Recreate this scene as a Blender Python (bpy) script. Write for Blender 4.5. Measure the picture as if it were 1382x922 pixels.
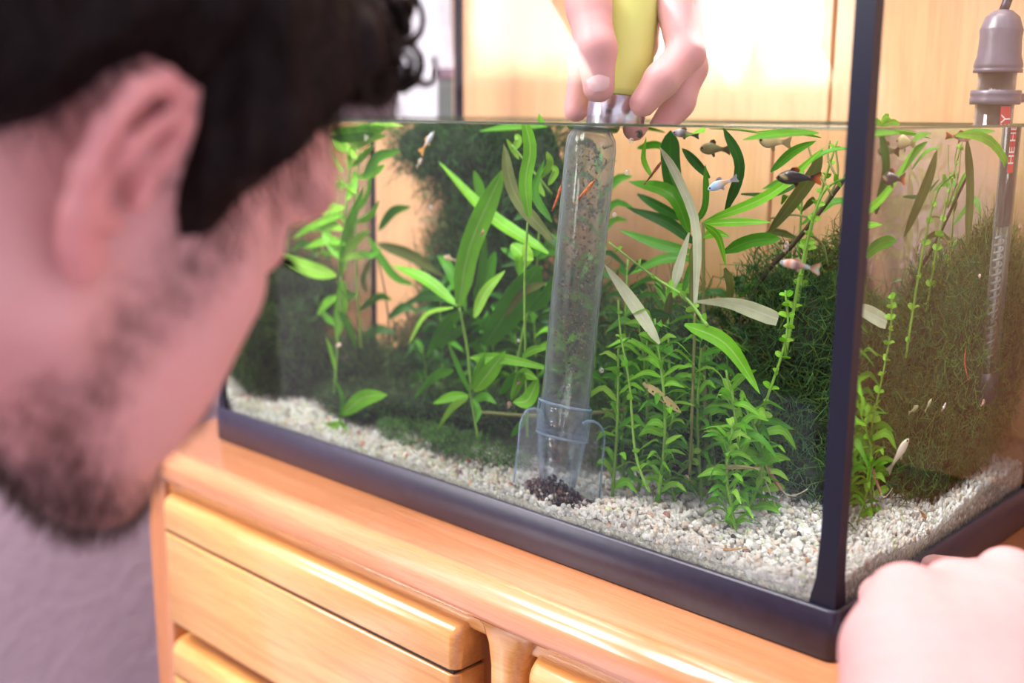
import bpy, math, random
import numpy as np
from mathutils import Vector
random.seed(7); rng = np.random.default_rng(7)
S = bpy.context.scene
for _o in list(bpy.data.objects): bpy.data.objects.remove(_o)

# ------------------------------------------------------------------ camera
CAM = np.array([0.2562, -0.5233, 0.2918]); YAW, PIT, ROL = math.radians(43.41), math.radians(11.75), math.radians(.282)
FPX = 1505.0
def _rot():
    f = np.array([-math.sin(YAW)*math.cos(PIT), math.cos(YAW)*math.cos(PIT), -math.sin(PIT)])
    r = np.array([math.cos(YAW), math.sin(YAW), 0.]); u = np.cross(r, f); c, s = math.cos(ROL), math.sin(ROL)
    return np.array([c*r+s*u, -s*r+c*u, f])
RC = _rot()
cam = bpy.data.cameras.new('camera'); camo = bpy.data.objects.new('camera', cam); S.collection.objects.link(camo)
from mathutils import Matrix
camo.matrix_world = Matrix([[RC[0][i], RC[1][i], -RC[2][i], CAM[i]] for i in range(3)]+[[0, 0, 0, 1]])
cam.sensor_width = 36; cam.lens = FPX/1382*36; cam.clip_start = .02
cam.dof.use_dof = True; cam.dof.focus_distance = .70; cam.dof.aperture_fstop = 3.6
S.camera = camo

# ------------------------------------------------------------------ light of the room
W = bpy.data.worlds.new('room_daylight'); S.world = W; W.use_nodes = True
W.node_tree.nodes['Background'].inputs[0].default_value = (1.0, .90, 1.03, 1)
W.node_tree.nodes['Background'].inputs[1].default_value = .78
def area(name, loc, target, sx, sy, power, col):
    l = bpy.data.lights.new(name, 'AREA'); l.shape = 'RECTANGLE'; l.size = sx; l.size_y = sy; l.energy = power; l.color = col
    o = bpy.data.objects.new(name, l); S.collection.objects.link(o); o.location = loc
    o.rotation_euler = (Vector(target)-Vector(loc)).to_track_quat('-Z', 'Y').to_euler(); return o
area('ceiling_and_fill_light', (-1.45, -.85, 1.66), (-1.45, -.85, 0), 1.8, 1.3, 112, (1, .95, .97))
area('ceiling_and_fill_light', (-.1, .0, 1.70), (-.1, .0, 0), .9, .6, 9, (1, .98, .96))  # fill light added over the tank to brighten it, not a known lamp
S.view_settings.view_transform = 'Standard'; S.view_settings.look = 'None'; S.view_settings.gamma = 1
S.view_settings.use_curve_mapping = False; S.view_settings.exposure = .80
try:
    S.cycles.use_denoising = True
    S.cycles.max_bounces = 14; S.cycles.transparent_max_bounces = 40; S.cycles.transmission_bounces = 10
    S.cycles.glossy_bounces = 5; S.cycles.diffuse_bounces = 3; S.cycles.sample_clamp_indirect = 6
except Exception: pass

# ------------------------------------------------------------------ layout helpers: where a point of the place lies
HW = .2825; GL = .0052; NW = 1.333           # water level, inner glass face, index of water
def _d(px, py):
    d = RC.T @ np.array([(px-691)/FPX, -(py-461)/FPX, 1.]); return d/np.linalg.norm(d)
def air(px, py, depth): return CAM + (RC.T @ np.array([(px-691)/FPX, -(py-461)/FPX, 1.]))*depth
def plane(px, py, ax, v):
    d = _d(px, py); return CAM + d*((v-CAM[ax])/d[ax])
def _refr(d, n):
    c = -d@n; k = 1/NW; return k*d+(k*c-math.sqrt(1-k*k*(1-c*c)))*n
def front(px, py, Y):
    if Y < GL: Y = GL
    p = plane(px, py, 1, GL); d = _refr(_d(px, py), np.array([0, -1., 0])); return p+d*((Y-GL)/d[1])
def side(px, py, X):
    p = plane(px, py, 0, -GL); d = _refr(_d(px, py), np.array([1., 0, 0])); return p+d*((X+GL)/d[0])
def V(*a): return np.array(a, float)
def nrm(v): v = np.asarray(v, float); return v/(np.linalg.norm(v)+1e-12)

# ------------------------------------------------------------------ object helpers
ORG = {}
def link(o, parent=None):
    S.collection.objects.link(o)
    if parent is not None: o.parent = parent
    return o
def tag(o, label, cat, group=None, kind=None):
    if label: o['label'] = label
    if cat: o['category'] = cat
    if group: o['group'] = group
    if kind: o['kind'] = kind
    return o
def thing(name, label, cat, loc, group=None):
    o = bpy.data.objects.new(name, None); o.empty_display_size = .01; link(o); o.location = tuple(loc)
    ORG[o.name] = np.array(loc, float); return tag(o, label, cat, group)
def mk(name, vs, fs, mat, parent=None, smooth=True, attrs=None, origin=None):
    vs = np.asarray(vs, float)
    if parent is not None: org = ORG[parent.name]
    else: org = np.array(origin, float) if origin is not None else np.zeros(3)
    me = bpy.data.meshes.new(name)
    me.from_pydata((vs-org).tolist(), [], [tuple(int(i) for i in f) for f in fs] if not isinstance(fs, list) else fs)
    me.update()
    if smooth: me.polygons.foreach_set('use_smooth', [True]*len(me.polygons))
    for k, a in (attrs or {}).items():
        a = np.asarray(a, float)
        if a.ndim == 1:
            at = me.attributes.new(k, 'FLOAT', 'POINT'); at.data.foreach_set('value', a.astype(np.float32))
        else:
            at = me.attributes.new(k, 'FLOAT_COLOR', 'POINT'); c = np.ones((len(a), 4), np.float32); c[:, :3] = a; at.data.foreach_set('color', c.ravel())
    for m in (mat if isinstance(mat, (list, tuple)) else [mat]): me.materials.append(m)
    o = bpy.data.objects.new(name, me); link(o, parent)
    ORG[o.name] = org
    if parent is None: o.location = tuple(org)
    return o
def join(parts):
    vs, fs, n = [], [], 0
    for v, f in parts:
        vs.append(np.asarray(v, float)); fs += [tuple(i+n for i in q) for q in f]; n += len(v)
    return np.concatenate(vs), fs
def boxg(a, b, bev=0.0):
    """box from corner a to corner b, with bevelled edges"""
    import bmesh
    bm = bmesh.new(); bmesh.ops.create_cube(bm, size=1)
    a, b = np.array(a, float), np.array(b, float)
    for v in bm.verts: v.co = Vector(((a+b)/2+np.array(v.co)*(b-a)))
    if bev > 0: bmesh.ops.bevel(bm, geom=list(bm.edges), offset=bev, segments=3, affect='EDGES', profile=.5)
    bm.verts.index_update()
    r = (np.array([tuple(v.co) for v in bm.verts]), [tuple(v.index for v in f.verts) for f in bm.faces]); bm.free(); return r
def catmull(pts, n):
    pts = np.asarray(pts, float)
    if len(pts) == 2: return np.array([pts[0]+(pts[1]-pts[0])*t for t in np.linspace(0, 1, n)])
    P = np.vstack([2*pts[0]-pts[1], pts, 2*pts[-1]-pts[-2]]); out = []
    for t in np.linspace(0, len(pts)-1-1e-9, n):
        i = int(t); u = t-i; a, b, c, d = P[i:i+4]
        out.append(.5*((2*b)+(-a+c)*u+(2*a-5*b+4*c-d)*u*u+(-a+3*b-3*c+d)*u**3))
    return np.array(out)
def frames(path):
    T = np.gradient(path, axis=0); T /= np.linalg.norm(T, axis=1)[:, None]+1e-12
    n = np.cross(T[0], [0.3, .2, 1]); n = nrm(n); N = [n]
    for i in range(1, len(T)):
        n = N[-1]-T[i]*(N[-1]@T[i]); N.append(nrm(n))
    N = np.array(N); return T, N, np.cross(T, N)
def tubeg(path, rad, seg=8, cap=True, flat=1.0):
    path = np.asarray(path, float); n = len(path); rad = np.broadcast_to(np.asarray(rad, float), (n,))
    T, N, B = frames(path); a = np.linspace(0, 2*math.pi, seg, endpoint=False)
    vs = (path[:, None, :]+rad[:, None, None]*(np.cos(a)[None, :, None]*N[:, None, :]+flat*np.sin(a)[None, :, None]*B[:, None, :])).reshape(-1, 3)
    fs = [(i*seg+j, i*seg+(j+1) % seg, (i+1)*seg+(j+1) % seg, (i+1)*seg+j) for i in range(n-1) for j in range(seg)]
    if cap: fs += [tuple(range(seg-1, -1, -1)), tuple((n-1)*seg+j for j in range(seg))]
    return vs, fs
def latheg(c, axis, prof, seg=28, closed=False):
    """profile (radius, distance along axis) turned about an axis through c"""
    axis = nrm(axis); n = nrm(np.cross(axis, [.31, .9, .2])); b = np.cross(axis, n); a = np.linspace(0, 2*math.pi, seg, endpoint=False)
    ring = np.cos(a)[:, None]*n+np.sin(a)[:, None]*b
    vs = np.concatenate([np.array(c)+axis*h+ring*r for r, h in prof]); m = len(prof)
    fs = [(i*seg+j, i*seg+(j+1) % seg, (i+1)*seg+(j+1) % seg, (i+1)*seg+j) for i in range(m-1) for j in range(seg)]
    if closed: fs += [((m-1)*seg+j, (m-1)*seg+(j+1) % seg, (j+1) % seg, j) for j in range(seg)]
    return vs, fs
_ICO = None
def ico():
    global _ICO
    if _ICO is None:
        import bmesh
        bm = bmesh.new(); bmesh.ops.create_icosphere(bm, subdivisions=1, radius=1); bm.verts.index_update()
        _ICO = (np.array([tuple(v.co) for v in bm.verts]), [tuple(v.index for v in f.verts) for f in bm.faces]); bm.free()
    return _ICO
_ICO3 = None
def ico3():
    global _ICO3
    if _ICO3 is None:
        import bmesh
        bm = bmesh.new(); bmesh.ops.create_icosphere(bm, subdivisions=3, radius=1); bm.verts.index_update()
        _ICO3 = (np.array([tuple(v.co) for v in bm.verts]), [tuple(v.index for v in f.verts) for f in bm.faces]); bm.free()
    return _ICO3
def rotm(e):
    return np.array(Matrix.Rotation(e[2], 3, 'Z') @ Matrix.Rotation(e[1], 3, 'Y') @ Matrix.Rotation(e[0], 3, 'X'))

# ------------------------------------------------------------------ materials
def newmat(name):
    m = bpy.data.materials.new(name); m.use_nodes = True; nt = m.node_tree; nt.nodes.clear()
    out = nt.nodes.new('ShaderNodeOutputMaterial'); return m, nt, out
def N(nt, t, **kw):
    n = nt.nodes.new(t)
    for k, v in kw.items():
        if k.startswith('i_'):
            key = k[2:]
            n.inputs[int(key) if key.isdigit() else key.replace('_', ' ')].default_value = v
        else: setattr(n, k, v)
    return n
def ramp(nt, src, stops):
    r = N(nt, 'ShaderNodeValToRGB'); e = r.color_ramp.elements
    while len(e) > len(stops): e.remove(e[-1])
    while len(e) < len(stops): e.new(.5)
    for q, (p, c) in zip(e, stops): q.position = p; q.color = (*c, 1) if len(c) == 3 else c
    nt.links.new(src, r.inputs[0]); return r.outputs[0]
def mixc(nt, fac, a, b, mode='MIX'):
    m = N(nt, 'ShaderNodeMix', data_type='RGBA', blend_type=mode)
    for s, v in ((m.inputs[0], fac), (m.inputs[6], a), (m.inputs[7], b)):
        if hasattr(v, 'links'): nt.links.new(v, s)
        else: s.default_value = v if not isinstance(v, tuple) else ((*v, 1) if len(v) == 3 else v)
    return m.outputs[2]
def noise(nt, scale=5, detail=3, vec=None, rough=.5, dist=0):
    n = N(nt, 'ShaderNodeTexNoise'); n.inputs['Scale'].default_value = scale; n.inputs['Detail'].default_value = detail; n.inputs['Roughness'].default_value = rough; n.inputs['Distortion'].default_value = dist
    if vec is not None: nt.links.new(vec, n.inputs['Vector'])
    return n.outputs['Fac']
def ocoord(nt, scale=(1, 1, 1), loc=(0, 0, 0), which='Object'):
    t = N(nt, 'ShaderNodeTexCoord'); m = N(nt, 'ShaderNodeMapping'); m.inputs['Scale'].default_value = scale; m.inputs['Location'].default_value = loc
    nt.links.new(t.outputs[which], m.inputs['Vector']); return m.outputs[0]
def bump(nt, h, strength=.2, dist=.001):
    b = N(nt, 'ShaderNodeBump'); b.inputs['Strength'].default_value = strength; b.inputs['Distance'].default_value = dist; nt.links.new(h, b.inputs['Height']); return b.outputs[0]
def pmat(name, col, rough=.5, metal=0., var=0., vscale=30., spec=.5, bmp=0., bscale=80., bdist=.001, sub=0., coat=0.):
    m, nt, out = newmat(name); p = N(nt, 'ShaderNodeBsdfPrincipled'); nt.links.new(p.outputs[0], out.inputs[0])
    p.inputs['Roughness'].default_value = rough; p.inputs['Metallic'].default_value = metal; p.inputs['Specular IOR Level'].default_value = spec
    p.inputs['Base Color'].default_value = (*col, 1)
    if var > 0:
        c = ocoord(nt); n = noise(nt, vscale, 4, c)
        nt.links.new(ramp(nt, n, [(.3, tuple(x*(1-var) for x in col)), (.7, tuple(min(1, x*(1+var)) for x in col))]), p.inputs['Base Color'])
    if bmp > 0: nt.links.new(bump(nt, noise(nt, bscale, 4, ocoord(nt)), bmp, bdist), p.inputs['Normal'])
    if sub > 0: p.inputs['Subsurface Weight'].default_value = sub; p.inputs['Subsurface Radius'].default_value = (.6, .25, .15); p.inputs['Subsurface Scale'].default_value = .006
    if coat > 0: p.inputs['Coat Weight'].default_value = coat; p.inputs['Coat Roughness'].default_value = .12
    return m
def schlick(nt, f0=.04, power=5.0):
    g = N(nt, 'ShaderNodeNewGeometry'); d = N(nt, 'ShaderNodeVectorMath', operation='DOT_PRODUCT')
    nt.links.new(g.outputs['Normal'], d.inputs[0]); nt.links.new(g.outputs['Incoming'], d.inputs[1])
    a = N(nt, 'ShaderNodeMath', operation='ABSOLUTE'); nt.links.new(d.outputs['Value'], a.inputs[0])
    s = N(nt, 'ShaderNodeMath', operation='SUBTRACT'); s.inputs[0].default_value = 1; nt.links.new(a.outputs[0], s.inputs[1])
    p = N(nt, 'ShaderNodeMath', operation='POWER'); nt.links.new(s.outputs[0], p.inputs[0]); p.inputs[1].default_value = power
    m = N(nt, 'ShaderNodeMath', operation='MULTIPLY_ADD'); nt.links.new(p.outputs[0], m.inputs[0]); m.inputs[1].default_value = 1-f0; m.inputs[2].default_value = f0
    m.use_clamp = True
    return m.outputs[0]
def mixs(nt, fac, a, b):
    m = N(nt, 'ShaderNodeMixShader')
    if hasattr(fac, 'links'): nt.links.new(fac, m.inputs[0])
    else: m.inputs[0].default_value = fac
    nt.links.new(a, m.inputs[1]); nt.links.new(b, m.inputs[2]); return m.outputs[0]
def glass_pane(name, tint=(.975, .99, .985), f0=.040, rough=.0):
    m, nt, out = newmat(name); t = N(nt, 'ShaderNodeBsdfTransparent'); t.inputs[0].default_value = (*tint, 1)
    g = N(nt, 'ShaderNodeBsdfGlossy'); g.inputs['Roughness'].default_value = rough
    nt.links.new(mixs(nt, schlick(nt, f0), t.outputs[0], g.outputs[0]), out.inputs[0]); return m
def clear_plastic(name, tint, edge, f0=.05, dens=.06, power=3.0, rough=.06):
    m, nt, out = newmat(name); t = N(nt, 'ShaderNodeBsdfTransparent'); t.inputs[0].default_value = (*tint, 1)
    g = N(nt, 'ShaderNodeBsdfGlossy'); g.inputs['Roughness'].default_value = rough
    d = N(nt, 'ShaderNodeBsdfDiffuse'); d.inputs[0].default_value = (*edge, 1); tr = N(nt, 'ShaderNodeBsdfTranslucent'); tr.inputs[0].default_value = (*edge, 1)
    dd = mixs(nt, .5, d.outputs[0], tr.outputs[0])
    b = mixs(nt, schlick(nt, dens, power), t.outputs[0], dd)
    nt.links.new(mixs(nt, schlick(nt, f0), b, g.outputs[0]), out.inputs[0]); return m
def leafmat(name, col, rib=None, trans=.4, var=.35, rough=.38):
    m, nt, out = newmat(name); c = ocoord(nt); n = noise(nt, 60, 3, c)
    n2 = noise(nt, 14, 2, c)
    base = ramp(nt, n, [(.25, tuple(x*(1-var) for x in col)), (.75, tuple(min(1, x*(1+var)) for x in col))])
    base = mixc(nt, n2, base, tuple(min(1, x*1.25) for x in col))
    if rib is not None:
        a = N(nt, 'ShaderNodeAttribute', attribute_name='rib')
        base = mixc(nt, ramp(nt, a.outputs['Fac'], [(.0, (1, 1, 1)), (.16, (0, 0, 0))]), base, rib)
    p = N(nt, 'ShaderNodeBsdfPrincipled'); p.inputs['Roughness'].default_value = rough; p.inputs['Specular IOR Level'].default_value = .3
    nt.links.new(base, p.inputs['Base Color']); nt.links.new(bump(nt, n, .25, .0006), p.inputs['Normal'])
    t = N(nt, 'ShaderNodeBsdfTranslucent'); nt.links.new(base, t.inputs[0])
    nt.links.new(mixs(nt, trans, p.outputs[0], t.outputs[0]), out.inputs[0]); return m
def wood(name, c0, c1, c2, axis='x', rough=.28, scale=1.0):
    m, nt, out = newmat(name); sc = {'x': (1.2, 26, 26), 'z': (26, 26, 1.2)}[axis]
    c = ocoord(nt, tuple(s*scale for s in sc)); n = noise(nt, 3.2, 6, c, .6, 1.2)
    fine = noise(nt, 22, 3, ocoord(nt, tuple(s*scale*1.5 for s in sc)), .7)
    base = ramp(nt, n, [(.25, c0), (.5, c1), (.75, c2)])
    base = mixc(nt, ramp(nt, fine, [(.45, (0, 0, 0)), (.8, (.45, .45, .45))]), base, tuple(x*.62 for x in c0))
    p = N(nt, 'ShaderNodeBsdfPrincipled'); p.inputs['Roughness'].default_value = rough; nt.links.new(base, p.inputs['Base Color'])
    p.inputs['Coat Weight'].default_value = 1.0; p.inputs['Coat Roughness'].default_value = .14
    nt.links.new(bump(nt, fine, .08, .0005), p.inputs['Normal']); nt.links.new(p.outputs[0], out.inputs[0]); return m
def attrmat(name, attr='col', rough=.6, spec=.4, sub=0., trans=0.):
    m, nt, out = newmat(name); a = N(nt, 'ShaderNodeAttribute', attribute_name=attr)
    p = N(nt, 'ShaderNodeBsdfPrincipled'); p.inputs['Roughness'].default_value = rough; p.inputs['Specular IOR Level'].default_value = spec
    nt.links.new(a.outputs['Color'], p.inputs['Base Color'])
    if sub > 0: p.inputs['Subsurface Weight'].default_value = sub; p.inputs['Subsurface Radius'].default_value = (1, .35, .2); p.inputs['Subsurface Scale'].default_value = .006
    sh = p.outputs[0]
    if trans > 0:
        t = N(nt, 'ShaderNodeBsdfTranslucent'); nt.links.new(a.outputs['Color'], t.inputs[0]); sh = mixs(nt, trans, sh, t.outputs[0])
    nt.links.new(sh, out.inputs[0]); return m

M_OAK = wood('oak_veneer', (.62, .26, .07), (.76, .365, .11), (.86, .465, .165), 'x')
M_OAKTOP = wood('oak_top', (.62, .235, .095), (.72, .30, .13), (.80, .37, .175), 'x', .22)
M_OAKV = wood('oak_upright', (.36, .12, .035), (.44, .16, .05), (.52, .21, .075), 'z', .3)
M_PANEL = wood('oak_panel', (.76, .38, .17), (.82, .44, .205), (.87, .50, .25), 'z', .55, .5)
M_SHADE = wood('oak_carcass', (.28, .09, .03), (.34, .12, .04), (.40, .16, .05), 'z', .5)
M_GAP = pmat('dark_gap', (.035, .02, .015), .8)
M_WALL = pmat('lilac_plaster', (.50, .415, .50), .85, var=.05, vscale=9, bmp=.5, bscale=45, bdist=.004)
M_BLACK = pmat('black_plastic', (.018, .017, .038), .36, spec=.5, var=.2, vscale=140, bmp=.05, bscale=300)
M_SILI = pmat('black_silicone', (.005, .007, .020), .45, spec=.35)
M_GLASS = glass_pane('tank_glass')
m, nt, out = newmat('tank_glass_inner'); t = N(nt, 'ShaderNodeBsdfTransparent'); t.inputs[0].default_value = (.99, 1, .995, 1); nt.links.new(t.outputs[0], out.inputs[0]); M_GLASSIN = m
M_GRAVEL = attrmat('gravel_grain', rough=.55)

# ================================================================== the room
def struct(name, vf, mat, label=None, cat=None, parent=None):
    o = mk(name, vf[0], vf[1], mat, parent, smooth=False)
    if parent is None: o['kind'] = 'structure'; o['label'] = label; o['category'] = cat
    return o
FZ = -.76
M_FLOOR = wood('floor_boards', (.17, .16, .21), (.21, .20, .26), (.25, .24, .30), 'x', .6, .4)
M_PALE = pmat('pale_wall', (.66, .58, .62), .9, var=.03, vscale=6, bmp=.4, bscale=45, bdist=.004)
struct('floor', boxg((-2.9, -6.2, FZ-.05), (2.4, .6, FZ)), M_FLOOR, 'dark grey lilac floor below the chest of drawers', 'floor')
struct('wall_back', boxg((-1.1, .42, FZ), (2.4, .5, 1.8)), M_PALE, 'pale lilac wall behind the aquarium and the wooden panel', 'wall')
struct('wall_left', boxg((-1.1, -.34, FZ), (-1.0, .42, 1.8)), M_WALL, 'rough lilac plaster wall beside the end of the chest of drawers', 'wall')
WX = -2.8; WY0, WY1, WZ0, WZ1 = -5.3, -2.4, .41, 1.75
ww, n = [], 0
for a, b in (((WX-.1, -6.2, FZ), (WX, -.34, WZ0)), ((WX-.1, -6.2, WZ1), (WX, -.34, 1.9)), ((WX-.1, -6.2, WZ0), (WX, WY0, WZ1)), ((WX-.1, WY1, WZ0), (WX, -.34, WZ1))): ww.append(boxg(a, b))
struct('wall_window_side', join(ww), M_PALE, 'pale wall around the bright window across the room', 'wall')
# window: frame, sill and a bright pane with garden and sky beyond
m, nt, out = newmat('daylight_garden'); e = N(nt, 'ShaderNodeEmission'); c = ocoord(nt)
sx = N(nt, 'ShaderNodeSeparateXYZ'); nt.links.new(c, sx.inputs[0]); nz = noise(nt, 3.1, 4, c)
ad = N(nt, 'ShaderNodeMath', operation='MULTIPLY_ADD'); nt.links.new(nz, ad.inputs[0]); ad.inputs[1].default_value = .35; nt.links.new(sx.outputs[2], ad.inputs[2])
nt.links.new(ramp(nt, ad.outputs[0], [(.62, (.40, .60, .34)), (.72, (.9, 1, .92)), (1., (1, .97, 1))]), e.inputs[0]); e.inputs[1].default_value = 11.0
nt.links.new(e.outputs[0], out.inputs[0]); M_DAY = m
win = mk('window_1', *boxg((WX-.06, WY0, WZ0), (WX-.05, WY1, WZ1)), M_DAY, smooth=False); tag(win, 'bright daylight window with garden greenery across the room', 'window', kind='structure')
M_WHITE = pmat('white_paint', (.8, .78, .78), .45)
fr = [boxg((WX-.05, WY0, WZ0), (WX+.02, WY0+.07, WZ1), .006), boxg((WX-.05, WY1-.07, WZ0), (WX+.02, WY1, WZ1), .006), boxg((WX-.05, WY0, WZ1-.07), (WX+.02, WY1, WZ1), .006), boxg((WX-.05, (WY0+WY1)/2-.04, WZ0), (WX+.015, (WY0+WY1)/2+.04, WZ1), .006)]
mk('window_frame', *join(fr), M_WHITE, win, smooth=False)
mk('window_sill', *boxg((WX-.05, WY0-.05, WZ0-.04), (WX+.2, WY1+.05, WZ0), .008), M_WHITE, win, smooth=False)

# flush ceiling lamps (their light is set at the top); the small one is an added fill
M_LAMP = pmat('lamp_housing', (.8, .8, .8), .4)
for nm, x, y, z, sx, sy in (('broad flush ceiling lamp in the middle of the room', -1.45, -.85, 1.665, .93, .68), ('small added fill lamp unseen above the aquarium', -.1, 0, 1.705, .48, .33)):
    lp = thing('ceiling_and_fill_lamp', nm, 'lamp', (x, y, z+.05))
    mk('housing', *boxg((x-sx, y-sy, z+.012), (x+sx, y+sy, z+.06), .008), M_LAMP, lp, smooth=False)
    for a, b in (((x-sx, y-sy, z-.01), (x-sx+.02, y+sy, z+.012)), ((x+sx-.02, y-sy, z-.01), (x+sx, y+sy, z+.012)), ((x-sx, y-sy, z-.01), (x+sx, y-sy+.02, z+.012)), ((x-sx, y+sy-.02, z-.01), (x+sx, y+sy, z+.012))): mk('rim', *boxg(a, b, .002), M_LAMP, lp, smooth=False)
struct('ceiling', boxg((-2.9, -6.2, 1.77), (2.4, .6, 1.85)), M_PALE, 'pale ceiling over the room', 'ceiling')
# ================================================================== chest of drawers
ch = thing('chest_of_drawers', 'oak chest of drawers with rounded edges carrying the aquarium', 'chest', (-.2, .1, FZ))
CX0, CX1 = -.664, .52
# worktop: slab with bullnose front
def nosed(x0, x1, y1, yf, z1, z0, r):
    pr = [(y1, z1), (yf+r, z1)]+[(yf+r-r*math.sin(a), z1-r+r*math.cos(a)) for a in np.linspace(.15, math.pi/2, 7)]
    pr += [(yf, z0+.008)]+[(yf+.008-.008*math.cos(a), z0+.008-.008*math.sin(a)) for a in np.linspace(.3, math.pi/2, 4)]+[(y1, z0)]
    k = len(pr); vs = []
    for x, s in ((x0, 0), (x0+.003, 1), (x1-.003, 1), (x1, 0)):
        for (y, z) in pr:
            ins = 0 if s else .003
            vs.append((x, y+(ins if y < y1-.01 else 0), z-(ins if z > (z0+z1)/2 else -ins)))
    fs = []
    for i in range(3):
        for j in range(k): fs.append((i*k+j, (i+1)*k+j, (i+1)*k+(j+1) % k, i*k+(j+1) % k))
    fs += [tuple(range(k)), tuple(3*k+j for j in range(k-1, -1, -1))]
    return np.array(vs), fs
mk('worktop', *nosed(CX0, CX1, .36, -.0605, 0, -.029, .0140), M_OAKTOP, ch)
mk('side_panel', *boxg((CX0+.010, -.048, FZ+.02), (CX0+.046, .35, -.0292), .004), M_OAKV, ch)
mk('side_panel', *boxg((CX1-.036, -.048, FZ+.02), (CX1-.012, .35, -.0292), .004), M_OAKV, ch)
mk('carcass_back', *boxg((CX0+.03, -.03, FZ+.02), (CX1-.03, .345, -.042)), M_SHADE, ch, smooth=False)
mk('plinth', *boxg((CX0+.03, -.03, FZ), (CX1-.03, .34, FZ+.03)), M_GAP, ch, smooth=False)
DX = [(-.610, -.235), (-.172, .23)]
mk('top_rail', *boxg((CX0+.03, -.044, -.046), (CX1-.03, -.02, -.0291), .003), M_OAK, ch)
# centre stile flares into the worktop
st = []
for z, w in ((-.029, .036), (-.034, .024), (-.044, .0175), (-.058, .0145), (-.4, .0142), (FZ+.02, .0142)): st.append((z, w))
xc = -.198; vs, fs = [], []
for z, w in st: vs += [(xc-w, -.046, z), (xc-w*.55, -.0525, z), (xc+w*.55, -.0525, z), (xc+w, -.046, z), (xc+w, -.02, z), (xc-w, -.02, z)]
for i in range(len(st)-1):
    for j in range(6): fs.append((i*6+j, (i+1)*6+j, (i+1)*6+(j+1) % 6, i*6+(j+1) % 6))
mk('centre_stile', vs, fs, M_OAK, ch)
def drawer(x0, x1, zt, zb, groove):
    """front with rounded top lip; the grip groove is shallow, closed by a strip coloured as its shade"""
    yf, yb, r = -.058, -.016, .011
    def prof(z1, z0, rt, rb):
        p = [(yb, z1)]
        p += [(yf+rt-rt*math.sin(a), z1-rt+rt*math.cos(a)) for a in np.linspace(0, math.pi/2, 6)]
        p += [(yf+rb-rb*math.cos(a), z0+rb-rb*math.sin(a)) for a in np.linspace(0, math.pi/2, 5)]
        return p+[(yb, z0)]
    def ext(p):
        k = len(p); vs = []; r2 = .006
        for x, ins in ((x0, r2), (x0+.002, r2*.35), (x0+r2, 0), (x1-r2, 0), (x1-.002, r2*.35), (x1, r2)):
            vs += [(x, y+(ins if y < yb-.001 else 0), z) for y, z in p]
        fs = [(i*k+j, (i+1)*k+j, (i+1)*k+(j+1) % k, i*k+(j+1) % k) for i in range(5) for j in range(k)]
        return np.array(vs), fs+[tuple(range(k)), tuple(5*k+j for j in range(k-1, -1, -1))]
    d = mk('drawer', *ext(prof(zt, groove+.0016, .012, .0015)), M_OAK, ch)
    mk('lower_front', *ext(prof(groove-.0016, zb, .0015, .006)), M_OAK, d)
    mk('groove_shade_strip', *boxg((x0+.003, yf+.0022, groove-.00165), (x1-.003, yb, groove+.00165)), M_GAP, d, smooth=False)  # near-black strip in the groove: its shade is put into the colour
for x0, x1 in DX:
    z = -.0415
    for hgt in (.121, .135, .16, .2):
        if z-hgt < FZ+.03: break
        drawer(x0, x1, z, z-hgt, z-.0325); z -= hgt+.018
# tall oak panel behind the aquarium (two boards with a seam)
pn = thing('wall_panel', 'tall orange oak panel standing behind the aquarium', 'wood panel', (-.3, .36, 0))
for x0, x1 in ((-.664, -.2085), (-.2065, .30)): mk('board', *boxg((x0, .352, .001), (x1, .372, .95), .0015), M_PANEL, pn, smooth=False)
# things beyond the left end pane
M_CLOTH = pmat('white_cloth', (.86, .84, .90), .8, var=.08, vscale=60)
pa = plane(560, 160, 1, .385); 
cl_c = plane(548, 60, 1, .385)
vs, fs = [], []
nz_, nx_ = 16, 14
for i in range(nz_+1):
    t = i/nz_; z = .56-.55*t
    wd = .035+.028*abs(t-.35)**.8+.02*t
    for j in range(nx_+1):
        u = j/nx_*2-1; vs.append((-.772+.03*t+u*wd, .392+.010*math.sin(u*7+t*2), z))
for i in range(nz_):
    for j in range(nx_): a = i*(nx_+1)+j; fs.append((a, a+1, a+nx_+2, a+nx_+1))
nv = len(vs); vs2 = vs+[(x, y+.003, z) for x, y, z in vs]; fs = fs+[tuple(nv+q for q in reversed(f)) for f in fs]
o = mk('hanging_cloth', vs2, fs, M_CLOTH, origin=(-.77, .39, .01)); tag(o, 'white gathered cloth hanging behind the far end of the aquarium', 'cloth')
M_TEAL = pmat('grey_green_card', (.10, .13, .125), .6, var=.2); M_PLUM = pmat('plum_card', (.20, .12, .165), .7, var=.2)
bk = thing('storage_box', 'dark grey green box standing behind the far end of the aquarium', 'box', (-.69, .39, .0))
mk('body', *boxg((-.716, .375, .0), (-.672, .415, .325), .003), M_TEAL, bk, smooth=False); mk('lid', *boxg((-.718, .373, .325), (-.670, .417, .338), .003), M_PLUM, bk, smooth=False)
bk = thing('storage_box', 'plum coloured box beside the hanging white cloth', 'box', (-.88, .39, .0))
mk('body', *boxg((-.96, .33, .0), (-.835, .41, .36), .004), M_PLUM, bk, smooth=False); mk('lid', *boxg((-.963, .327, .36), (-.832, .412, .376), .004), M_TEAL, bk, smooth=False)
lg = thing('wall_ledge', 'narrow oak ledge behind the far end of the chest', 'shelf', (-.82, .39, -.02))
mk('board', *boxg((-.99, .31, -.025), (-.6485, .418, -.0005), .002), M_OAKV, lg, smooth=False)

# ================================================================== aquarium
TL, TW, TH = .6, .3, .44
aq = thing('aquarium', 'planted glass aquarium with black plastic base trim on the oak chest', 'aquarium', (-.3, .15, 0))
tr = []
HT = .0298; o_ = .0035
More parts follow.
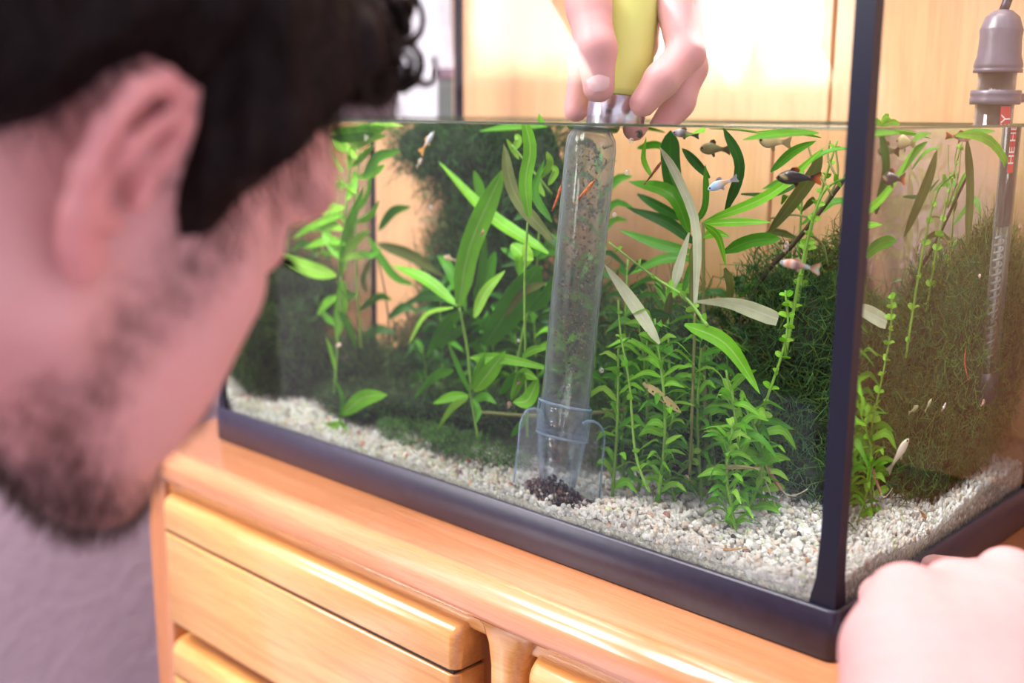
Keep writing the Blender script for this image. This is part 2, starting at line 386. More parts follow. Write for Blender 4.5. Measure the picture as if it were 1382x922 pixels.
# base trim: a tray frame with rounded corners
def rrect(x0, y0, x1, y1, r, n=5):
    p = []
    for cx, cy, a0 in ((x1-r, y0+r, -math.pi/2), (x1-r, y1-r, 0), (x0+r, y1-r, math.pi/2), (x0+r, y0+r, math.pi)):
        p += [(cx+r*math.cos(a0+a), cy+r*math.sin(a0+a)) for a in np.linspace(0, math.pi/2, n)]
    return p
def ringframe(x0, y0, x1, y1, z0, z1, wall, r=.006):
    A = rrect(x0, y0, x1, y1, r); A2 = rrect(x0+.0012, y0+.0012, x1-.0012, y1-.0012, r); B = rrect(x0+wall, y0+wall, x1-wall, y1-wall, max(r-wall, .001)); k = len(A)
    lay = [(A2, z0), (A, z0+.0012), (A, z1-.0015), (A2, z1), (B, z1), (B, z0)]
    vs = [(x, y, z) for L, z in lay for x, y in L]
    fs = [(i*k+j, i*k+(j+1) % k, ((i+1) % 6)*k+(j+1) % k, ((i+1) % 6)*k+j) for i in range(6) for j in range(k)]
    return vs, fs
mk('base_trim', *ringframe(-TL-o_, -o_, o_, TW+o_, .0003, HT, .0032), M_BLACK, aq)
mk('top_trim', *ringframe(-TL-o_, -o_, o_, TW+o_, TH-.004, TH+.014, .009), M_BLACK, aq)
mk('bottom_pane', *boxg((-TL+.0002, .0002, .003), (-.0002, TW-.0002, .008)), M_GLASS, aq, smooth=False)
for nm, a, b in (('front_pane', (-TL+.0051, .0002, .0085), (-.0051, .0048, TH)), ('back_pane', (-TL+.0051, TW-.0048, .0085), (-.0051, TW-.0002, TH)),
                 ('end_pane', (-TL+.0002, .0002, .0085), (-TL+.0048, TW-.0002, TH)), ('end_pane', (-.0048, .0002, .0085), (-.0002, TW-.0002, TH))):
    go_ = mk(nm, *boxg(a, b), [M_GLASS, M_GLASSIN], aq, smooth=False)
    for pl in go_.data.polygons:      # faces turned to the water do not mirror
        c_ = np.array(pl.center)+ORG[go_.name]; n_ = np.array(pl.normal)
        if n_@(np.array([-.3, .15, .2])-c_) > 0 and abs(n_[2]) < .5: pl.material_index = 1
# black corner seams (the near one flares a little at its foot)
def seam(x, y, sx_, sy_, wx, wy):
    vs, k = [], 0
    zs = [HT-.004, HT+.004, HT+.015, HT+.04, .2, TH]
    for i, z in enumerate(zs):
        f = [1.5, 1.35, 1.12, 1, 1, 1][i]
        a, b = wx*f, wy*f
        for u, v in ((-.0004, -.0004), (-.0004, b), (a*.35, b), (a, b*.35), (a, -.0004)): vs.append((x+sx_*u, y+sy_*v, z))
    fs = [(i*5+j, i*5+(j+1) % 5, (i+1)*5+(j+1) % 5, (i+1)*5+j) for i in range(len(zs)-1) for j in range(5)]+[tuple(range(5)), tuple(25+j for j in range(5))]
    return vs, fs
mk('corner_seam', *seam(0, 0, -1, 1, .0105, .0085), M_SILI, aq, smooth=False)
mk('corner_seam', *seam(-TL, 0, 1, 1, .0065, .0065), M_SILI, aq, smooth=False)
mk('corner_seam', *seam(-TL, TW, 1, -1, .0065, .0065), M_SILI, aq, smooth=False)
mk('corner_seam', *seam(0, TW, -1, -1, .0065, .0065), M_SILI, aq, smooth=False)
# water body
m, nt, out = newmat('water'); g = N(nt, 'ShaderNodeBsdfGlass'); g.inputs['IOR'].default_value = NW; g.inputs['Roughness'].default_value = 0; g.inputs[0].default_value = (.985, .995, .97, 1)
rf = N(nt, 'ShaderNodeBsdfRefraction'); rf.inputs['IOR'].default_value = NW; rf.inputs['Roughness'].default_value = 0; rf.inputs[0].default_value = (.985, .995, .97, 1); ge = N(nt, 'ShaderNodeNewGeometry')
nt.links.new(mixs(nt, ge.outputs['Backfacing'], rf.outputs[0], g.outputs[0]), out.inputs[0]); M_WATER = m
m, nt, out = newmat('water_surface'); t = N(nt, 'ShaderNodeBsdfTransparent'); t.inputs[0].default_value = (.97, 1, .97, 1); g = N(nt, 'ShaderNodeBsdfGlossy'); g.inputs['Roughness'].default_value = .01
nt.links.new(mixs(nt, schlick(nt, .02), t.outputs[0], g.outputs[0]), out.inputs[0]); M_WTOP = m
x0, x1, y0, y1, z0, z1 = -TL+GL, -GL, GL, TW-GL, .0095, HW
vs = [(x0, y0, z0), (x1, y0, z0), (x1, y1, z0), (x0, y1, z0), (x0, y0, z1), (x1, y0, z1), (x1, y1, z1), (x0, y1, z1)]
wo = mk('water', vs, [(3, 2, 1, 0), (0, 1, 5, 4), (1, 2, 6, 5), (2, 3, 7, 6), (3, 0, 4, 7), (4, 5, 6, 7)], [M_WATER, M_WTOP], smooth=False)
wo.data.polygons[5].material_index = 1; tag(wo, 'clear water filling the aquarium up to a level line', 'water', kind='stuff')
# meniscus at the glass: a slim raised rim of water
M_MEN = clear_plastic('meniscus', (.55, .66, .5), (.22, .30, .2), .08, .25, 2)
mn = mk('water_rim', *ringframe(x0+.0001, y0+.0001, x1-.0001, y1-.0001, HW+.0001, HW+.0016, .0018, .001), M_MEN, smooth=False); tag(mn, 'thin dark line of the water level along the glass', 'water line', kind='stuff')

# gravel bed
def gz(x, y):
    h = .0325+.003*math.sin(x*23+1)*math.sin(y*31)+.0025*math.sin(x*51+y*40)
    h += .012*math.exp(-((x+.165)**2+(y-.03)**2)/.0009)          # heap beside the cleaner foot
    h -= .006*math.exp(-((x+.205)**2+(y-.02)**2)/.0006)
    h += .006*max(0, (y-.05)/.2)+.004*math.exp(-((x+.02)**2)/.002)
    return max(h, .012)
nx_, ny_ = 150, 76
X = np.linspace(-TL+.006, -.006, nx_); Y = np.linspace(.006, TW-.006, ny_)
vs = [(x, y, gz(x, y)-.0022) for y in Y for x in X]; fs = [(j*nx_+i, j*nx_+i+1, (j+1)*nx_+i+1, (j+1)*nx_+i) for j in range(ny_-1) for i in range(nx_-1)]
# skirt down to the bottom so that the bed has depth behind the glass
b0 = len(vs); rim = [j for j in range(nx_)]+[j*nx_+nx_-1 for j in range(1, ny_)]+[(ny_-1)*nx_+i for i in range(nx_-2, -1, -1)]+[j*nx_ for j in range(ny_-2, 0, -1)]
vs += [(vs[i][0], vs[i][1], .0097) for i in rim]; k = len(rim)
fs += [(rim[i], b0+i, b0+(i+1) % k, rim[(i+1) % k]) for i in range(k)]
bed = mk('gravel_bed', vs, fs, pmat('gravel_base', (.42, .40, .36), .8, var=.5, vscale=400)); tag(bed, 'bed of pale gravel along the bottom of the aquarium', 'gravel', kind='stuff')
iv, iff = ico(); iv = np.array(iv); iff = np.array(iff)
NG = 15000
gx = rng.uniform(-TL+.0075, -.0075, NG); gy = .0075+(TW-.015)*rng.uniform(0, 1, NG)**1.5; 
gx = np.where(rng.uniform(size=NG) < .35, -.0075-(TL-.015)*rng.uniform(0, 1, NG)**1.6, gx)
gr = rng.uniform(.0014, .0027, NG); gr[rng.uniform(size=NG) < .05] *= 1.3
ghz = np.array([gz(a, b) for a, b in zip(gx, gy)])+rng.uniform(-.0022, .0012, NG)
# stand against the glass too: extra rows on the front and right faces
sel = rng.uniform(size=NG) < .10; gy[sel] = .0078; ghz[sel] -= rng.uniform(0, .012, sel.sum())
sel = rng.uniform(size=NG) < .05; gx[sel] = -.0078; ghz[sel] -= rng.uniform(0, .012, sel.sum())
sc = rng.uniform(.65, 1.25, (NG, 3)); base = iv[None]*(1+.22*rng.standard_normal((NG, 12, 1)) if False else 1)
jit = 1+.16*rng.standard_normal((NG, len(iv), 1)); loc = iv[None]*jit*sc[:, None, :]*gr[:, None, None]
ang = rng.uniform(0, 6.28, (NG, 2)); ca, sa, cb, sb = np.cos(ang[:, :1]), np.sin(ang[:, :1]), np.cos(ang[:, 1:]), np.sin(ang[:, 1:])
lx = loc[..., 0]*ca-loc[..., 1]*sa; ly = loc[..., 0]*sa+loc[..., 1]*ca; lz = loc[..., 2]; ly, lz = ly*cb-lz*sb, ly*sb+lz*cb
gv = np.stack([lx+gx[:, None], ly+gy[:, None], lz+ghz[:, None]], -1)
gv[..., 1] = np.maximum(gv[..., 1], .0058); gv[..., 0] = np.minimum(gv[..., 0], -.0058); gv = gv.reshape(-1, 3)
gf = (iff[None]+(np.arange(NG)*len(iv))[:, None, None]).reshape(-1, 3)
pal = np.array([(.78, .78, .76), (.70, .70, .69), (.86, .86, .86), (.58, .58, .57), (.70, .60, .52), (.52, .50, .47), (.78, .70, .62), (.34, .28, .24), (.62, .36, .25), (.60, .66, .45)])
pi = rng.choice(len(pal), NG, p=[.25, .18, .2, .10, .08, .05, .08, .02, .01, .03]); pc = np.minimum(pal[pi]*1.08, .92)*rng.uniform(.85, 1.06, (NG, 1))
# algae tint on the left half of the bed, as in the photograph
gm = np.clip((-.2-gx)/.1, 0, 1)*(gy < .06)*(rng.uniform(size=NG) < .45); pc = pc*(1-gm[:, None]*.35)+gm[:, None]*.35*np.array([.45, .60, .28])
go = mk('gravel', gv, gf.tolist(), M_GRAVEL, smooth=False, attrs={'col': np.repeat(pc, len(iv), 0)}); tag(go, 'loose white and grey gravel grains on the aquarium bottom', 'gravel', kind='stuff')

# ================================================================== gravel cleaner
TC = V(-.2145, .073, .2825)                      # tube axis where it meets the water
TB = front(757, 600, .044); AX = nrm(TC-TB)
def onax(z): return TC+AX*((z-TC[2])/AX[2])
M_TUBE = clear_plastic('clear_tube', (.90, .93, .93), (.50, .58, .66), .045, .018, 2.6)
M_SHOE = clear_plastic('clear_blue_plastic', (.93, .96, .985), (.50, .68, .98), .06, .008, 3.6)
M_RIM = clear_plastic('blue_plastic_edge', (.8, .9, 1.0), (.55, .76, 1.0), .14, .30, 1.6)
M_STEEL = pmat('brushed_steel', (.62, .60, .66), .22, 1.0, var=.1, vscale=200)
M_LIME = pmat('lime_plastic', (.80, .84, .24), .4, var=.05)
zc = front(760, 552, .046)[2]
gv_ = thing('gravel_cleaner', 'clear tube gravel cleaner with steel sleeve and lime grip standing in the gravel', 'gravel cleaner', TB)
L_ = (TC[2]-zc)/AX[2]; c0 = onax(zc); R_ = .0187
mk('tube', *latheg(c0, AX, [(R_-.0015, -.012), (R_, -.012), (R_, L_-.016), (R_-.001, L_-.009), (R_-.005, L_-.003), (R_-.009, L_-.0005), (R_-.009, L_-.002), (R_-.006, L_-.0045), (R_-.0025, L_-.010), (R_-.0015, L_-.016)], 40, True), M_TUBE, gv_)
s0 = onax(TC[2]+.0005)
mk('steel_sleeve', *latheg(s0, AX, [(.002, -.0045), (.0182, -.004), (.0195, -.002), (.0195, .017), (.0190, .0178), (.002, .018)], 40), M_STEEL, gv_)
gp = mk('grip', *latheg(s0, AX, [(.002, .0178), (.0203, .0178), (.0206, .022), (.0200, .040), (.0195, .085), (.017, .095), (.002, .098)], 40), M_LIME, gv_)
perp_a = nrm(np.cross(AX, [1, 0, 0])); perp_b = np.cross(AX, perp_a)
mk('collar', *latheg(c0, AX, [(R_+.0004, -.019), (R_+.0022, -.019), (R_+.0026, -.002), (R_+.0026, .003), (R_+.0004, .0035)], 40, True), M_SHOE, gv_)
for h_ in (-.019, .0033): mk('collar_edge', *tubeg(np.array([c0+AX*h_+(R_+.0016)*(perp_a*math.cos(a)+perp_b*math.sin(a)) for a in np.linspace(0, 2*math.pi, 41)]), .0008, 6, False), M_RIM, gv_)
# foot: a tube that narrows downwards, between two rounded flaps
foot_len = .052
mk('foot_funnel', *latheg(c0, -AX, [(R_+.0004, .012), (R_+.0016, .012), (R_-.001, .030), (R_-.004, foot_len), (R_-.0052, foot_len), (R_-.0022, .030)], 40, True), M_SHOE, gv_)
right_im = RC[0]-AX*(RC[0]@AX); right_im = nrm(right_im); toward = nrm(np.cross(right_im, AX))
if toward@(CAM-TC) < 0: toward = -toward
def flap(sgn):
    vs, k = [], 18
    out2 = []
    # outline in (side, down): narrow arch with a flat foot
    w0, w1, h = (.003, .0305, .058) if sgn > 0 else (.013, .0345, .058)
    ol = [(w0, h)]+[(w0, h*q) for q in (.8, .6, .4, .25)]
    ol += [(w0+(w1-w0)*.5-(w1-w0)*.5*math.cos(a), .017-.014*math.sin(a)) for a in np.linspace(.25, math.pi-.05, 9)]
    ol += [(w1, .03), (w1+.0006, .045), (w1+.001, h)]
    for th in (0, .0018):
        for s_, dn in ol:
            rad = s_*.9;  bow = (.0165 if sgn > 0 else .004)*(1-(s_/.036)**2)     # bowed round the funnel
            vs.append(c0-AX*dn+right_im*sgn*(s_+.001)+toward*(bow+.0035+th))
    k = len(ol); fs = [tuple(range(k)), tuple(k+j for j in range(k-1, -1, -1))]+[(j, (j+1) % k, k+(j+1) % k, k+j) for j in range(k)]
    return vs, fs
for s_ in (-1, 1):
    v, f = flap(s_); fo = mk('side_flap', v, f, M_SHOE, gv_, smooth=False)
    rimp = [v[i] for i in range(7, len(v)//2)]; mk('flap_rim', *tubeg(np.array(rimp), .0008, 6), M_RIM, fo)
# dirt sucked into the tube and under the foot
M_DIRT = attrmat('mulm', rough=.9)
def specks(n, place, smin, smax, pal):
    vs, fs, cs = [], [], []
    for i in range(n):
        p = place(); r = random.uniform(smin, smax); q = iv*np.array([random.uniform(.5, 1.4) for _ in range(3)])*r
        q = q @ rotm([random.uniform(0, 6) for _ in range(3)]).T
        fs += [tuple(int(a)+len(vs)*len(iv) for a in f) for f in iff]; vs.append(q+p); cs.append(np.tile(np.array(random.choice(pal))*random.uniform(.7, 1.3), (len(iv), 1)))
    return np.concatenate(vs), fs, np.concatenate(cs)
perp1 = nrm(np.cross(AX, [1, 0, 0])); perp2 = np.cross(AX, perp1)
def inTube():
    a = random.uniform(0, 6.28); r = (R_-.0035)*math.sqrt(random.random()); h = random.random()**.75*(L_-.012)
    return c0+AX*h+perp1*r*math.cos(a)+perp2*r*math.sin(a)
v, f, c = specks(900, inTube, .0003, .0012, [(.16, .12, .08), (.24, .20, .14), (.09, .06, .05), (.30, .28, .2), (.2, .09, .05)])
o = mk('dirt_flakes', v, f, M_DIRT, gv_, smooth=False, attrs={'col': c}); o['kind'] = 'stuff'
m, nt, out = newmat('murky_water'); t = N(nt, 'ShaderNodeBsdfTransparent'); d = N(nt, 'ShaderNodeBsdfDiffuse'); d.inputs[0].default_value = (.34, .34, .24, 1)
nn = noise(nt, 55, 5, ocoord(nt), .6)
nt.links.new(mixs(nt, ramp(nt, nn, [(.35, (.0, .0, .0)), (.75, (.34, .34, .34))]), t.outputs[0], d.outputs[0]), out.inputs[0])
o = mk('murky_core', *latheg(c0, AX, [(.0005, -.03), (R_-.008, -.03), (R_-.0028, 0), (R_-.0028, L_-.018), (R_-.006, L_-.008), (.0005, L_-.005)], 30), m, gv_); o['kind'] = 'stuff'
ft = c0-AX*.05
def under():
    a = random.uniform(0, 6.28); r = .028*math.sqrt(random.random()); p = ft+V(r*math.cos(a)+.004, r*math.sin(a)*.8-.008, 0); p[1] = max(p[1], .009); p[2] = gz(p[0], p[1])+random.uniform(.0, .017)*(1-r/.029); return p
v, f, c = specks(800, under, .0006, .0021, [(.05, .03, .04), (.09, .06, .06), (.03, .02, .03), (.16, .10, .09), (.45, .42, .4)])
o = mk('dark_mulm', v, f, M_DIRT, smooth=False, attrs={'col': c}); tag(o, 'dark brown mulm stirred up under the foot of the gravel cleaner', 'dirt', kind='stuff')

# ================================================================== heater
M_HCAP = pmat('smoky_plastic', (.13, .115, .145), .3, spec=.6, var=.15, vscale=60); M_HCORE = pmat('brown_core', (.115, .055, .04), .5)
M_HGLASS = clear_plastic('heater_glass', (.93, .95, .95), (.5, .52, .5), .06, .04, 3.0); M_COIL = pmat('steel_coil', (.6, .6, .6), .3, .9); M_RED = pmat('red_label', (.66, .05, .05), .5)
M_INK = pmat('white_ink', (.85, .8, .78), .6)
hx, hy, hr = -.0245, .2265, .0118
he = thing('aquarium_heater', 'glass aquarium heater with grey cap and red label at the back corner', 'heater', (hx, hy, .1))
up = V(0, 0, 1)
mk('glass_tube', *latheg((hx, hy, 0), up, [(.001, .100), (.007, .1005), (hr, .105), (hr, .335), (hr-.001, .335), (hr-.001, .106), (.001, .103)], 28), M_HGLASS, he)
mk('end_cap', *latheg((hx, hy, 0), up, [(.001, .0985), (.009, .099), (hr+.0006, .104), (hr+.0006, .121), (hr, .1215)], 28), M_BLACK, he)
mk('core', *latheg((hx, hy, 0), up, [(.001, .218), (hr-.0022, .219), (hr-.0018, .30), (hr-.003, .326), (.001, .327)], 28), M_HCORE, he)
cap = mk('cap', *latheg((hx, hy, 0), up, [(hr+.0006, .3165), (hr+.0032, .3165), (hr+.0032, .3185), (hr+.0026, .3192), (hr+.0032, .320), (hr+.0030, .3222), (hr+.0015, .327), (hr+.0009, .338), (hr+.0014, .343), (hr+.0008, .3445), (hr-.0015, .351), (hr-.006, .355), (.001, .356)], 32), M_HCAP, he)
mk('clip_band', *latheg((hx, hy, 0), up, [(hr+.0003, .2965), (hr+.0035, .2965), (hr+.0038, .300), (hr+.0032, .3012), (hr+.0038, .3025), (hr+.0036, .3055), (hr+.0003, .3055)], 32, True), M_HCAP, he)
ca_ = np.array([(hx+ (hr*.52)*math.cos(a)*.9-.001, hy-.003+(hr*.52)*math.sin(a), .128+.085*a/(2*math.pi*17)) for a in np.linspace(0, 2*math.pi*17, 17*12)])
mk('coil', *tubeg(ca_, .0011, 6), M_COIL, he)
mk('coil_rod', *tubeg(np.array([(hx, hy-.003, .121), (hx, hy-.003, .22)]), .0022, 8), pmat('ceramic_rod', (.72, .72, .7), .5), he)
mk('cord', *tubeg(catmull([(hx, hy, .354), (hx+.004, hy+.01, .375), (hx+.01, hy+.05, .395), (hx+.02, hy+.09, .38)], 14), .003, 8), M_BLACK, he)
mk('bracket', *boxg((hx-.009, hy+.009, .298), (hx+.009, TW-.006, .304), .001), M_HCAP, he, smooth=False)
# label wraps the tube on the side that faces the right pane
vd = nrm(V(CAM[0]-hx, CAM[1]-hy, 0)); a0 = math.atan2(vd[1], vd[0])+.62
vs, fs = [], []
for i in range(9):
    a = a0-.30+.60*i/8
    for z in (.2535, .2955): vs.append((hx+(hr+.0003)*math.cos(a), hy+(hr+.0003)*math.sin(a), z))
fs = [(2*i, 2*i+2, 2*i+3, 2*i+1) for i in range(8)]
lb = mk('label', vs, fs, M_RED, he)
def lettering(txt, size, mat, parent, o3, xdir, ydir, name='lettering'):
    cu = bpy.data.curves.new('txt', 'FONT'); cu.body = txt; cu.size = size; cu.align_x = 'CENTER'; cu.align_y = 'CENTER'; cu.extrude = size*.01
    t = bpy.data.objects.new('txt', cu); S.collection.objects.link(t); dg = bpy.context.evaluated_depsgraph_get(); dg.update()
    me = bpy.data.meshes.new_from_object(t.evaluated_get(dg)); bpy.data.objects.remove(t)
    vs = np.array([tuple(v.co) for v in me.vertices]); fs = [tuple(p.vertices) for p in me.polygons]; bpy.data.meshes.remove(me)
    z = nrm(np.cross(xdir, ydir)); w = np.array(o3)+vs[:, :1]*xdir+vs[:, 1:2]*ydir+vs[:, 2:3]*z
    return mk(name, w, fs, mat, parent, smooth=False)
rad = V(math.cos(a0), math.sin(a0), 0); tan = np.cross(rad, up)   # text runs upwards
lettering('HE HEY', .0095, M_INK, lb, V(hx, hy, .2745)+rad*(hr+.0012), up, tan)

# ================================================================== plants
G = dict(
    bright=leafmat('leaf_bright', (.20, .56, .02), (.42, .72, .16)), lime=leafmat('leaf_lime', (.30, .62, .05), (.5, .75, .2)),
    mid=leafmat('leaf_mid', (.09, .37, .012), (.17, .46, .06)), dark=leafmat('leaf_dark', (.025, .15, .012), (.06, .22, .03)),
    olive=leafmat('leaf_olive', (.17, .22, .05), (.26, .30, .1)), pale=leafmat('leaf_faded', (.62, .66, .48), (.8, .82, .7)), tan=leafmat('leaf_tan', (.58, .47, .22), (.68, .56, .3)),
    brown=leafmat('leaf_browned', (.12, .16, .03), (.2, .22, .06)))
M_STEM = dict(green=pmat('stem_green', (.20, .42, .05), .5, var=.2), brown=pmat('stem_brown', (.07, .055, .025), .6, var=.3), olive=pmat('stem_olive', (.22, .24, .07), .6, var=.2), red=pmat('stem_red', (.35, .17, .10), .6, var=.2), white=pmat('root_white', (.6, .52, .42), .6, var=.15))
def leafg(pts, width, shape='lance', fold=.22, roll=None, wav=.0, nl=11, hint=None, thick=.00022):
    """a leaf blade: folded along its rib, with a real thickness"""
    P = catmull(pts, nl); T = np.gradient(P, axis=0); T /= np.linalg.norm(T, axis=1)[:, None]+1e-12
    roll = random.uniform(-.6, .6) if roll is None else roll
    vs, rib = [], []; ws = (-1, -.5, 0, .5, 1); ph = random.uniform(0, 6)
    top, bot = [], []
    for i in range(nl):
        t = i/(nl-1); h = nrm(CAM-P[i]) if hint is None else np.asarray(hint, float)
        s = nrm(np.cross(T[i], h)); n = nrm(np.cross(s, T[i])); a = roll*(1+.4*math.sin(t*2)); s, n = s*math.cos(a)+n*math.sin(a), n*math.cos(a)-s*math.sin(a)
        w = {'lance': max(.02, math.sin(math.pi*min(1, t**.85*.97+.03))**.75), 'strap': min(1, .35+3*t)*min(1, (1.001-t)*4)**.6, 'oval': max(.03, math.sin(math.pi*(t*.98+.01))**.5), 'spear': min(1, .15+2.6*t)*max(.02, (1-t))**.55*1.15, 'blunt': min(1, .12+1.3*t)*(1 if t < .95 else .8)}[shape]*width/2
        for u in ws:
            q = P[i]+s*u*w+n*(fold*abs(u)*w+wav*w*math.sin(ph+t*14)*abs(u)); top.append(q); bot.append(q-n*thick)
    rib = [abs(u) for _ in range(nl) for u in ws]; k = len(ws); nv = len(top)
    fs = [(i*k+j, i*k+j+1, (i+1)*k+j+1, (i+1)*k+j) for i in range(nl-1) for j in range(k-1)]
    fs += [(nv+i*k+j, nv+(i+1)*k+j, nv+(i+1)*k+j+1, nv+i*k+j+1) for i in range(nl-1) for j in range(k-1)]
    return np.array(top+bot), fs, np.array(rib+rib)
def leaf(parent, pts, width, shape='lance', col='mid', **kw):
    v, f, r = leafg(pts, width, shape, **kw); return mk('leaf', v, f, G[col], parent, attrs={'rib': r})
PX = .00047
def fl(parent, pp, w, col='mid', shape='lance', Y=.12, dY=.02, **kw):
    """leaf traced through the front glass: pixel points base..tip, depth Y drifting by dY"""
    n = len(pp); pts = [front(x, y, min(.285, max(.012, Y+dY*i/(n-1)))) for i, (x, y) in enumerate(pp)]
    d = np.linalg.norm(front(pp[0][0]+10, pp[0][1], Y)-front(pp[0][0], pp[0][1], Y))/10*.74
    return leaf(parent, pts, w*d, shape, col, **kw)
def fstem(parent, pp, r, col='green', Y=.12, dY=0., n=16, name='stem'):
    m_ = len(pp); pts = [front(x, y, Y+dY*i/(m_-1)) for i, (x, y) in enumerate(pp)]
    pts[0] = np.array(pts[0]); return mk(name, *tubeg(catmull(pts, n), np.linspace(r, r*.7, n), 7), M_STEM[col], parent)
def ground(px, py, Y): p = front(px, py, Y); return V(p[0], Y, gz(p[0], Y))
def plant(name, label, base): return thing(name, label, 'plant', base)

# --- stem plant at the far left
p = plant('hygrophila', 'tall light green narrow leaved stem plant near the far left of the tank', ground(455, 580, .07))
fstem(p, [(446, 585), (452, 520), (458, 420), (463, 330), (470, 250), (476, 190)], .0013, 'green', .07, .02)
fstem(p, [(487, 470), (483, 400), (480, 330), (482, 250), (486, 175)], .0012, 'green', .10, .02)
for pp, w, c, s in [([(459, 372), (468, 310), (491, 252)], 25, 'bright', 'lance'), ([(454, 372), (415, 362), (370, 341)], 19, 'lime', 'lance'), ([(463, 379), (460, 420), (454, 460)], 20, 'bright', 'lance'),
                 ([(491, 240), (510, 212), (541, 204)], 14, 'mid', 'lance'), ([(470, 228), (474, 205), (487, 187)], 10, 'lime', 'strap'), ([(466, 250), (452, 250), (437, 262)], 13, 'lime', 'lance'),
                 ([(462, 290), (430, 300), (395, 322)], 12, 'bright', 'lance'), ([(458, 350), (442, 320), (434, 292)], 14, 'bright', 'lance'), ([(462, 232), (450, 215), (442, 196)], 12, 'lime', 'lance'), ([(470, 205), (455, 195), (446, 180)], 11, 'lime', 'lance'),
                 ([(470, 340), (485, 320), (500, 312)], 10, 'lime', 'lance'), ([(464, 365), (470, 330), (478, 318)], 9, 'lime', 'strap'), ([(481, 285), (495, 262), (500, 230)], 9, 'bright', 'strap'), ([(461, 330), (448, 340), (428, 340)], 10, 'bright', 'lance'),
                 ([(455, 380), (470, 400), (482, 395)], 12, 'mid', 'lance'), ([(456, 420), (470, 440), (480, 470)], 12, 'mid', 'lance'), ([(455, 400), (440, 410), (428, 425)], 12, 'bright', 'lance'), ([(452, 440), (440, 428), (432, 415)], 12, 'mid', 'lance'),
                 ([(452, 500), (445, 470), (440, 455)], 8, 'bright', 'lance'), ([(463, 310), (445, 305), (420, 312)], 12, 'lime', 'lance'), ([(474, 225), (490, 210), (505, 195)], 10, 'bright', 'lance'), ([(468, 270), (478, 250), (478, 228)], 12, 'bright', 'lance'),
                 ([(459, 352), (478, 345), (492, 350)], 9, 'lime', 'lance'), ([(464, 300), (452, 280), (440, 276)], 12, 'lime', 'lance'), ([(480, 200), (500, 186), (522, 184)], 11, 'lime', 'lance'), ([(482, 215), (468, 200), (462, 184)], 10, 'lime', 'lance'), ([(483, 240), (505, 232), (520, 222)], 11, 'bright', 'lance'), ([(481, 262), (466, 250), (455, 236)], 11, 'lime', 'lance'), ([(481, 300), (500, 290), (512, 270)], 11, 'bright', 'lance'), ([(465, 280), (440, 285), (415, 280)], 12, 'lime', 'lance'), ([(466, 330), (440, 325), (410, 335)], 12, 'bright', 'lance'), ([(484, 340), (500, 345), (515, 335)], 10, 'mid', 'lance')]:
    fl(p, pp, w, c, s, .075, .02)
p = plant('hygrophila', 'short seedling with one long leaf on the gravel at the left', ground(452, 583, .03))
fstem(p, [(453, 586), (462, 560)], .0012, 'green', .028, .0)
for pp, w, c in [([(462, 560), (490, 537), (523, 533)], 20, 'bright'), ([(458, 570), (445, 575), (436, 572)], 10, 'lime'), ([(460, 568), (465, 580), (467, 574)], 11, 'bright'), ([(458, 570), (462, 540), (452, 512)], 9, 'mid'), ([(456, 574), (449, 584), (445, 588)], 10, 'lime')]: fl(p, pp, w, c, 'lance', .028, -.008)
# --- dark stems and browned leaves by the back corner
p = plant('leggy_stem_plant', 'leggy plant with dark bare stems before the back left corner', ground(520, 560, .2))
fstem(p, [(524, 560), (524, 430), (510, 350), (497, 315), (495, 240)], .0010, 'brown', .20); fstem(p, [(490, 560), (484, 430), (479, 336), (480, 260)], .0011, 'brown', .19)
for pp, w, c in [([(511, 311), (530, 285), (555, 279)], 14, 'mid'), ([(509, 329), (555, 345), (600, 374)], 16, 'brown'), ([(497, 320), (530, 370), (560, 385)], 12, 'mid'), ([(500, 350), (490, 380), (497, 395)], 10, 'olive'), ([(484, 420), (510, 400), (530, 405)], 12, 'mid'), ([(524, 430), (545, 415), (565, 420)], 12, 'dark'), ([(484, 460), (510, 445), (535, 450)], 12, 'dark')]: fl(p, pp, w, c, 'lance', .19, .01)
# --- sword plants, middle left
p = plant('sword_plant', 'broad sword plant with long strap leaves left of the clear tube', ground(625, 560, .115))
fstem(p, [(640, 585), (632, 480), (620, 415)], .0016, 'green', .12)
for pp, w, c, s, y in [([(619, 412), (635, 330), (681, 226)], 31, 'bright', 'strap', .10), ([(740, 342), (660, 290), (592, 218)], 25, 'bright', 'lance', .135), ([(655, 300), (648, 265), (640, 230)], 24, 'mid', 'strap', .15), ([(640, 430), (650, 370), (655, 318)], 16, 'mid', 'lance', .11), ([(617, 413), (575, 378), (529, 358)], 19, 'bright', 'lance', .10),
                 ([(612, 415), (575, 425), (551, 465)], 7, 'lime', 'strap', .095), ([(640, 429), (655, 395), (682, 365)], 17, 'lime', 'lance', .105), ([(618, 420), (600, 440), (575, 480)], 22, 'mid', 'lance', .11), ([(625, 440), (605, 455), (590, 470)], 20, 'mid', 'lance', .13), ([(620, 405), (580, 400), (545, 410)], 14, 'dark', 'lance', .13), ([(620, 400), (605, 360), (590, 345)], 16, 'mid', 'lance', .16), ([(628, 420), (622, 370), (640, 330)], 14, 'mid', 'lance', .14)]: fl(p, pp, w, c, s, y, .01)
p = plant('sword_plant', 'dark leaved plant with one broad oval leaf beside the clear tube', ground(690, 590, .13))
fstem(p, [(690, 590), (700, 480), (722, 380)], .0014, 'green', .13)
